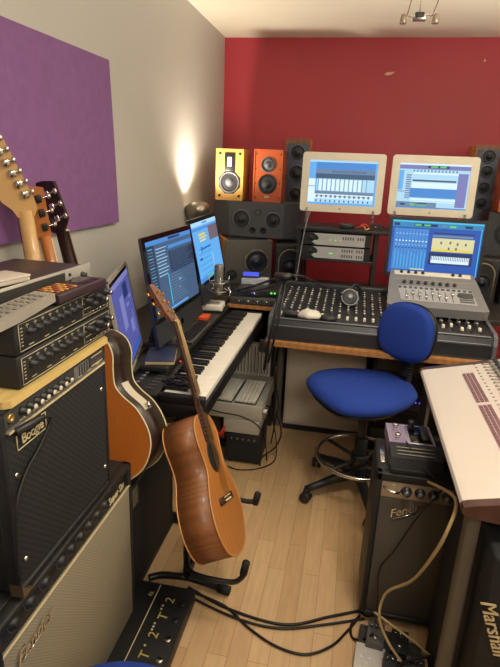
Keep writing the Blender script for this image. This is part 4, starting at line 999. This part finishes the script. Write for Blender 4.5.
MB().b2((-.035, -.07, 0), (.035, .12, .022), mat('dark_maroon_plastic', (52, 34, 40), .4), .004).build('body', cc)
m = MB(); oc = mat('orange_keys', (196, 136, 66), .5); rc_ = mat('red_keys', (140, 70, 50), .5)
for r_ in range(5):
    for c in range(4): m.b2((-.028+.014*c, -.06+.016*r_, .022), (-.018+.014*c, -.051+.016*r_, .025), oc if (r_+c) % 3 else rc_, .001)
m.build('orange_buttons', cc)
MB().b2((-.025, .04, .022), (.025, .10, .023), GLB).build('display', cc)

# black cabinet behind, carrying the sunburst guitar
bc = thing('speaker_cabinet', 'black speaker cabinet behind the combos with the sunburst guitar on it', 'speaker cabinet', (-.84, 1.57, 0))
amp_case(bc, -1.05, -.632, 1.345, 1.80, .03, .482)
MB().b2((-.645, 1.36, .045), (-.637, 1.785, .467), mat('black_front_cloth', (14, 14, 15), .85, vs=260, kind='checker', rgb2=(24, 24, 25)), .003).build('grille_cloth', bc, True)
MB().b2((-.637, 1.405, .385), (-.634, 1.45, .455), mat('grey_badge', (112, 108, 96), .5, vs=40, rgb2=(70, 68, 60)), .001).build('badge', bc, True)
for y in (1.40, 1.76): MB().cyl((-.68, y, 0), (-.68, y, .032), .018, RUB).build('foot', bc, True)

# floor foot controller with lettering
fc = thing('foot_controller', 'black floor unit with T and 2 markings by the silver grille combo', 'foot controller', T(-.525, 1.2, 0) @ RZ(R(0)))
MB().b2((-.11, -.28, .004), (.10, .245, .06), TOLEX, .006).build('case', fc)
MB().b2((-.028, -.26, .060), (-.025, .235, .0612), CREAM).build('panel_line', fc)
TP = T(0, 0, .0605) @ RZ(R(90))
for (x, y, s_, z_) in ((.03, .175, '2', .046), (.03, .105, 'T', .046), (.025, .03, '2', .046), (.025, -.045, 'T', .046), (-.045, .19, 'RL', .022)):
    text('lettering', s_, z_, T(x, y, .0608) @ RZ(R(88)), mat('yellowed_print', (176, 160, 96), .6), fc, .1)
m = MB()
for y in (.150, .135, .075, .062, .05, -.01): m.lathe([(.004, .0), (.004, .0012), (0, .0012)], CREAM, T(.012, y, .06), 8)
m.build('dots', fc)
for y in (.17, .10, .025, -.05): MB().lathe([(.012, 0), (.012, .004), (.007, .006), (0, .006)], CHROME if y < 0.1 else BLKM, T(.075, y, .06), 14).build('jack_socket', fc)

# blue stool in the near foreground
BLUE = mat('blue_fabric', (18, 56, 150), .85, var=.12, vs=60, bump=.6, bs=400)
bs = thing('stool', 'blue topped stool at the bottom edge of the photo', 'stool', (-.365, .635, 0))
MB().lathe([(0, .44), (.16, .438), (.21, .425), (.225, .40), (.22, .375), (0, .37)], BLUE, I4, 40).build('seat', bs)
MB().cyl((0, 0, .05), (0, 0, .375), .022, BLKM).build('column', bs)
MB().lathe([(0, .06), (.05, .055), (.15, .02), (.16, 0), (0, 0)], BLKM, I4, 32).build('base', bs)

# dark bag at the left edge
bgm = MB(); BAG = mat('black_nylon', (17, 17, 20), .7, bump=.4, bs=250)
bg = thing('gig_bag', 'black nylon gig bag standing at the left edge of the photo', 'bag', (-.55, .47, 0))
bgm.tube([(-.70, .40, 0.0), (-.68, .41, .25), (-.635, .43, .5), (-.548, .465, .75), (-.525, .475, .93), (-.528, .48, 1.03), (-.53, .48, 1.07)], [.10, .11, .10, .10, .085, .05, .02], BAG, 20, smoothpath=0)
bgm.build('bag_body', bg, True)
MB().tube([(-.50, .545, .96), (-.458, .525, .86), (-.468, .52, .76), (-.50, .53, .68)], .005, mat('blue_strap', (22, 28, 66), .6), smoothpath=5).build('strap', bg, True)

# ------------------------------------------------------------ office chair
BF = BLUE
HX = math.atan2(-.50, -.86)          # heading the chair faces
ch = thing('drafting_chair', 'blue fabric swivel chair with a chrome foot ring in front of the desk', 'chair', T(.135, 2.285, 0) @ RZ(HX-(-PI/2)))
# local: faces -Y
def cushion(m, pts_half, z0, z1, dome, mt, nseg=6):
    P = catmull([Vector((x, y, 0)) for x, y in pts_half], nseg)
    full = [(p.x, p.y) for p in P]+[(-p.x, p.y) for p in P[::-1][1:-1]]
    cx = 0; cy = sum(p[1] for p in full)/len(full)
    lv = [(z0, .90), (z0+.012, .975), ((z0+z1)/2, 1), (z1-.02, .985), (z1-.006, .94), (z1+dome*.4, .8), (z1+dome*.8, .5), (z1+dome, .2)]
    rings = [[m.bm.verts.new((x*s, cy+(y-cy)*s, z)) for x, y in full] for z, s in lv]
    c0 = m.bm.verts.new((0, cy, z1+dome)); n = len(full); fs = []
    for a, b in zip(rings, rings[1:]):
        for k in range(n): fs.append(m.bm.faces.new((a[k], a[(k+1) % n], b[(k+1) % n], b[k])))
    for k in range(n): fs.append(m.bm.faces.new((rings[-1][k], rings[-1][(k+1) % n], c0)))
    fs.append(m.bm.faces.new(rings[0][::-1])); m.fin(fs, mt, None, True)
SEAT = [(0, -.26), (.10, -.255), (.18, -.22), (.228, -.13), (.232, -.02), (.20, .08), (.14, .17), (.07, .21), (0, .22)]
m = MB(); cushion(m, SEAT, .515, .575, .012, BF); m.build('seat', ch)
m = MB(); cushion(m, [(x*.86, y*.86-.015) for x, y in SEAT], .498, .517, 0, BLK); m.build('seat_shell', ch)
# backrest: rounded oval, facing -Y, tilted
BM = T(.005, .165, .812) @ RZ(R(24)) @ RX(R(84))
BACK = [(0, -.132), (.07, -.125), (.12, -.09), (.138, -.02), (.132, .05), (.10, .105), (.05, .13), (0, .135)]
m = MB(); cushion(m, BACK, -.01, .03, .008, BF); m.bm.transform(BM); m.build('backrest', ch)
m = MB(); cushion(m, [(x*1.0, y*1.0) for x, y in BACK], -.028, -.008, 0, BLK); m.bm.transform(BM); m.build('back_shell', ch)
m = MB()
for k in range(9):
    z = .60+.013*k; m.tube([(.026*math.cos(a), .20+.02*math.sin(a), z) for a in [2*PI*j/12 for j in range(12)]], .006, RUB, 6, closed=True)
m.b2((-.02, .19, .56), (.02, .215, .80), BLK, .004); m.build('back_bellows', ch)
m = MB(); m.b2((-.025, .0, .485), (.025, .215, .505), BLK, .004).b2((-.025, .19, .485), (.025, .215, .6), BLK, .004); m.build('back_bracket', ch)
m = MB(); m.b2((-.07, -.12, .475), (.07, .04, .50), BLKM, .005); m.cyl((0, 0, .26), (0, 0, .48), .022, BLKM); m.cyl((0, 0, .07), (0, 0, .30), .031, BLK); m.build('gas_column', ch)
m = MB(); m.cyl((.07, -.04, .488), (.17, -.06, .478), .006, BLK); m.build('lever', ch)
m = MB(); Rr = .205; m.tube([(Rr*math.cos(a), Rr*math.sin(a), .20) for a in [2*PI*k/40 for k in range(40)]], .0095, CHROME, 10, closed=True); m.build('foot_ring', ch)
m = MB()
for k in range(4):
    a = R(20)+k*PI/2; m.tube([(.03*math.cos(a), .03*math.sin(a), .185), (Rr*.97*math.cos(a), Rr*.97*math.sin(a), .195)], .009, BLK)
m.cyl((0, 0, .165), (0, 0, .215), .045, BLK); m.build('ring_spokes', ch)
for k in range(5):
    a = R(211)-(HX+PI/2)+k*2*PI/5; ca, sa = math.cos(a), math.sin(a)
    m = MB(); m.tube([(.02*ca, .02*sa, .105), (.12*ca, .12*sa, .10), (.22*ca, .22*sa, .078), (.275*ca, .275*sa, .068)], [.028, .024, .018, .016], BLK, 10); lg = m.build('base_leg', ch)
    q = MB(); A = T(.272*ca, .272*sa, 0) @ RZ(a+.7)
    q.cyl((-.022, 0, .026), (-.006, 0, .026), .026, BLK, M=A, seg=18); q.cyl((.006, 0, .026), (.022, 0, .026), .026, BLK, M=A, seg=18); q.b2((-.012, -.012, .03), (.012, .012, .07), BLK, .004, A); q.build('caster', lg)

# ------------------------------------------------------------ right: small amp, pedal, digital console, cabinet
ra = thing('combo_amplifier', 'narrow Fender combo amplifier with a dark silver grille on the right floor', 'amplifier', (.285, 1.6, 0))
X0, X1, Y0, Y1, Z0, Z1 = .148, .438, 1.50, 1.735, .03, .598
m = MB(); m.b2((X0, Y0+.02, Z0), (X1, Y1, Z1), TOLEX, .01)
m.b2((X0, Y0, Z0), (X0+.02, Y0+.03, Z1), TOLEX, .005).b2((X1-.02, Y0, Z0), (X1, Y0+.03, Z1), TOLEX, .005).b2((X0, Y0, Z1-.03), (X1, Y0+.03, Z1), TOLEX, .005).b2((X0, Y0, Z0), (X1, Y0+.03, Z0+.02), TOLEX, .005); m.build('cabinet', ra, True)
MB().b2((X0+.018, Y0+.008, Z0+.02), (X1-.018, Y0+.016, Z1-.085), GRILLE_D, .003).build('grille_cloth', ra, True)
MB().b2((X0+.018, Y0+.006, Z1-.088), (X1-.018, Y0+.02, Z1-.03), mat('aged_chrome_panel', (168, 158, 140), .35, .6), .002).build('control_panel', ra, True)
for k in range(4):
    m = MB(); knob(m, (.245+.041*k, Y0+.006, Z1-.058), (0, -1, 0), .0145, .018, mat('steel_cap', (120, 122, 130), .3, .6), 18); m.build('knob', ra, True)
MB().tube([(.175, Y0+.004, Z1-.05), (.19, Y0-.014, Z1-.052), (.215, Y0-.016, Z1-.054), (.225, Y0+.004, Z1-.056)], .005, CHROME, smoothpath=4).build('jack_plug', ra, True)
text('logo', 'Fender', .040, T(.252, Y0+.006, .470) @ FY @ RZ(R(24)), CHROME, ra, .45, .0015, world=True)
MB().tube([(.208, Y0+.005, .430), (.24, Y0+.005, .444), (.285, Y0+.005, .466)], .0016, CHROME).build('logo_underline', ra, True)
MB().b2((X0+.012, Y0+.06, Z1), (X0+.030, Y0+.17, Z1+.005), CHROME, .002).build('handle_plate', ra, True)
for x in (X0+.03, X1-.03): MB().cyl((x, Y0+.04, 0), (x, Y0+.04, .032), .018, RUB).build('foot', ra, True)

ep = thing('effects_pedal', 'lilac silver twin switch pedal with a black treadle on the small Fender combo', 'effects pedal', T(.262, 1.62, .599) @ RZ(R(2)))
LIL = mat('lilac_silver', (176, 160, 186), .35, .35)
MB().prism([(-.08, 0), (.16, 0), (.16, .038), (-.08, .05)], .15, LIL, T(-.075, 0, 0) @ FX).build('housing', ep)
MB().prism([(-.115, .004), (-.01, .004), (-.01, .055), (-.10, .05)], .158, BLK, T(-.079, 0, 0) @ FX).build('treadle', ep)
MB().b2((-.076, -.118, .0), (.076, -.07, .018), RUB, .003).build('front_pad', ep)
m = MB()
for k in range(3): m.b2((-.06, -.085+.02*k, .052+.0012*k), (.06, -.080+.02*k, .0545+.0012*k), GREYP, .001)
m.build('treadle_ribs', ep)
for y in (.03, .10):
    m = MB(); m.cyl((-.048, y, .04), (-.048, y, .062), .007, CHROME); m.cyl((-.048, y, .058), (-.048, y, .068), .010, CHROME); m.build('footswitch', ep)
MB().b2((-.012, .01, .04), (.070, .14, .046), mat('polished_frame', (190, 192, 205), .2, .7), .002).b2((-.006, .018, .044), (.064, .132, .050), GLB, .002).build('rocker_recess', ep)
m = MB(); m.cyl((.005, .11, .046), (.005, .11, .08), .011, BLKM); m.build('selector_knob', ep)
MB().b2((.03, .02, .05), (.06, .12, .062), BLK, .006).build('rocker', ep)
sb_ = thing('treadle_pedal', 'black soft pouch tucked between the twin switch pedal and the white console', 'pouch', T(.385, 1.66, .599))
MB().b2((-.035, -.07, 0), (.03, .06, .03), BAG, .012).build('pouch_body', sb_); MB().tube([(0, -.07, .02), (.01, -.10, .02), (.02, -.12, .0)], .003, CABLE).build('cord', sb_)

dc = thing('digital_mixer', 'large off-white digital mixing console with wooden ends on the right', 'mixing console', (.32, 1.5, .70))
OW = mat('off_white_metal', (204, 194, 186), .34, .1, var=.03)
# body profile swept along Y: rounded left edge
DP = [(.04, -.032), (.012, -.026), (.002, -.016), (0, -.008), (.004, 0), (.016, .004), (.60, .144), (.66, .11), (.66, .02)]
MDC = Matrix(((1, 0, 0, .297), (0, 0, 1, 1.09), (0, 1, 0, .80), (0, 0, 0, 1)))
MB().prism(DP, .83, OW, MDC, smooth=False).build('body', dc, True)
WE = mat('mahogany_end', (64, 33, 27), .45, vs=5, kind='wave', var=.2, stretch=(1, 6, 6), coat=.3)
for (y, w_) in ((1.065, .026), (1.919, .02)):
    m = MB(); m.prism([(.05, -.026), (.014, -.022), (.001, -.014), (-.001, -.008), (.003, .001), (.016, .006), (.60, .147), (.665, .11), (.66, .01), (.2, -.04)], w_, WE, Matrix(((1, 0, 0, .296), (0, 0, 1, y), (0, 1, 0, .80), (0, 0, 0, 1)))); m.build('wooden_end', dc, True)
sl = lambda x: .804+(x-.313)*.2397+.0006
LBL = mat('maroon_print', (120, 84, 92), .5); SLOT = mat('slot_grey', (110, 104, 104), .5)
TL = RY(-math.atan(.2397))
m = MB()
for k in range(30):
    y = 1.27+.019*k
    if k == 16: m.build('printed_legend', dc, True); m = MB(); continue
    for c in range(3):
        x = .425+.0125*c; m.b2((0, y, 0), (.0105, y+.016, .0012), LBL, M=T(x, 0, sl(x)) @ TL)
m.build('printed_legend', dc, True)
m = MB()
for k in range(24):
    y = 1.235+.029*k
    m.b2((0, y, 0), (.16, y+.0025, .0012), SLOT, M=T(.50, 0, sl(.5)) @ TL)
    for c in range(3): m.b2((0, y+.008, 0), (.007, y+.012, .0012), SLOT, M=T(.475+.028*c, 0, sl(.475+.028*c)) @ TL)
m.build('fader_slots', dc, True)
for k in range(14):
    y = 1.50+.031*k
    m = MB(); FM = T(.525, y, sl(.525)) @ TL; m.b2((0, -.009, 0), (.04, .009, .014), GREYP, .004, FM); m.b2((.012, -.010, .008), (.028, .010, .017), BLK, .003, FM); m.build('fader_cap', dc, True)
for r_ in range(3):
    for c in range(2): m = MB(); m.b2((0, 1.13+.024*r_, 0), (.018, 1.15+.024*r_, .004), mat('pale_button', (180, 172, 160), .5), .0015, T(.46+.022*c, 0, sl(.46+.022*c)) @ TL); m.build('button', dc, True)
dl = thing('console_stand', 'brownish grey upright stand under the near end of the white console', 'stand', (.33, 1.1, 0))
BG = mat('brown_grey_panel', (88, 78, 64), .6)
MB().b2((.318, 1.095, .0), (.352, 1.13, .772), BG, .008).build('side_panel', dl, True)
MB().b2((.85, 1.10, 0), (.89, 1.9, .81), BG, .008).build('side_panel', dl, True)
MB().b2((.44, 1.86, .3), (.80, 1.89, .66), BG).build('rear_rail', dl, True)
MB().b2((.44, 1.80, 0), (.48, 1.89, .77), BG, .008).build('side_panel', dl, True)
mcab = thing('speaker_cabinet', 'black Marshall cabinet on its end under the white console', 'speaker cabinet', (.55, 1.03, 0))
MB().b2((.366, 1.02, .0), (.80, 1.44, .72), mat('black_levant', (9, 9, 10), .7, bump=.7, bs=120), .01).build('cabinet', mcab, True)
MB().tube([(.400, 1.016, .70), (.408, 1.016, .655), (.417, 1.016, .61), (.428, 1.016, .56)], .0016, mat('aged_gold_piping', (150, 120, 66), .5, .5)).build('piping', mcab, True)
text('logo', 'Marshall', .046, T(.394, 1.016, .535) @ FY @ RZ(R(-70)), mat('gold_logo', (206, 190, 150), .4, .3), mcab, .35, .0015, world=True)

# pedals on the floor at bottom right
fp = thing('pedalboard', 'low metal pedalboard with diamond plate corner on the floor by the small Fender combo', 'pedalboard', T(.27, 1.33, 0) @ RZ(R(-6)))
MB().b2((-.13, -.14, .004), (.0, .12, .03), mat('dull_board_metal', (70, 68, 66), .5, .4), .003).b2((0, -.14, .004), (.07, .10, .03), GREYD, .003).build('board', fp)
m = MB(); DPm = mat('diamond_plate', (214, 210, 204), .4, .25)
m.b2((-.134, -.15, .03), (-.042, .04, .034), DPm, .001)
for k in range(22):
    x = -.124+.013*(k % 6); y = -.14+.038*(k//6)+.019*(k % 2); a = R(45 if k % 2 else -45)
    m.lathe([(.008, 0), (.005, .002), (0, .0026)], DPm, T(x, y, .034) @ RZ(a) @ Matrix.Diagonal((1, .3, 1, 1)), 8)
m.build('diamond_plate', fp)
for (x, y, c, lb) in ((.20, 1.435, 'dull grey stomp pedal with two small chrome screws, back left on the pedalboard', GREYD), (.275, 1.42, 'dark stomp pedal in the back right of the pedalboard', BLKM), (.245, 1.32, 'black stomp pedal in the middle of the pedalboard', BLK), (.315, 1.325, 'dark grey stomp pedal on the pedalboard nearest the console stand', GREYD)):
    c, lb = lb, c
    t = thing('stomp_pedal', lb, 'effects pedal', T(x, y-.03, .0305 if y < 1.4 else .0305) @ RZ(R(-6)))
    MB().prism([(-.04, 0), (.04, 0), (.04, .035), (-.04, .024)], .055, c, T(-.0275, 0, 0) @ FX).build('housing', t)
    m = MB(); m.cyl((0, -.022, .024), (0, -.022, .038), .006, CHROME); m.build('footswitch', t)
    m = MB()
    for k in range(3): m = MB(); knob(m, (-.015+.015*k, .02, .032), (0, 0, 1), .005, .01, CHROME, 8); m.build('knob', t)

# ------------------------------------------------------------ cables on the floor
def cable(pts, label, r=.004, m_=CABLE, sp=6):
    tag(MB().tube(pts, r, m_, 8, smoothpath=sp).build('cable'), label, 'cable')
cable([(-.47, 1.50, .008), (-.30, 1.44, .006), (-.10, 1.42, .006), (.05, 1.49, .006), (.19, 1.56, .006)], 'black cable crossing the floor straight to the small Fender combo, the upper one', .005)
cable([(-.48, 1.47, .007), (-.28, 1.41, .006), (-.12, 1.40, .006), (.03, 1.45, .006), (.17, 1.51, .006)], 'black cable just below the upper one crossing the floor to the small Fender combo', .0045)
cable([(-.46, 1.48, .014), (-.32, 1.45, .006), (-.22, 1.38, .006), (-.12, 1.33, .006), (-.02, 1.32, .006), (.06, 1.37, .006), (.11, 1.44, .006), (.145, 1.50, .006)], 'black cable drooping in a wide bow towards the bottom middle of the floor', .0045)
cable([(.155, 1.52, .006), (.125, 1.47, .006), (.13, 1.42, .006), (.165, 1.40, .03), (.19, 1.39, .07)], 'short black cable looping from the small combo to the stomp pedals', .0045)
CC = mat('cream_cable', (176, 152, 104), .5)
cable([(.30, 1.48, .60), (.312, 1.20, .735), (.288, 1.12, .70), (.272, 1.16, .58), (.262, 1.30, .38), (.21, 1.38, .25), (.20, 1.38, .15), (.235, 1.36, .08), (.27, 1.30, .078)], 'cream cable hanging down in front of the small Fender combo', .0045, CC)
cable([(.19, 1.44, .11), (.26, 1.40, .10), (.32, 1.36, .095), (.38, 1.33, .07)], 'cream cable crossing over the stomp pedals', .004, CC)
cable([(.235, 1.60, .665), (.30, 1.50, .62), (.35, 1.49, .60), (.33, 1.485, .55), (.29, 1.488, .47), (.23, 1.488, .32), (.195, 1.488, .24), (.20, 1.47, .12), (.20, 1.44, .07)], 'thin black cable falling across the dark silver grille', .0025)
cable([(.22, 1.24, .05), (.25, 1.27, .075), (.30, 1.31, .08), (.37, 1.33, .09), (.40, 1.34, .06)], 'black cable arching over the front of the pedalboard', .005)
cable([(-.36, 2.50, .30), (-.30, 2.46, .28), (-.27, 2.48, .16), (-.30, 2.50, .06), (-.36, 2.46, .015), (-.36, 2.38, .01)], 'black cable looping off the right side of the grey metal box unit', .004)
cable([(-.68, 2.35, .33), (-.58, 2.34, .31), (-.46, 2.34, .30), (-.37, 2.35, .25), (-.335, 2.37, .15), (-.33, 2.42, .02)], 'black cable draped across the front of the grey metal box unit', .0035)
cable([(-.33, 2.55, .20), (-.30, 2.52, .10), (-.29, 2.44, .02), (-.36, 2.36, .006), (-.46, 2.32, .006), (-.52, 2.34, .006)], 'thin black cable running on the floor round the small black amplifier', .003)
cable([(-.30, 2.30, .70), (-.31, 2.38, .5), (-.29, 2.45, .35), (-.31, 2.52, .2), (-.33, 2.55, .05)], 'black cable hanging down from the left corner of the mixing desk', .0035)
bpy.context.view_layer.update()
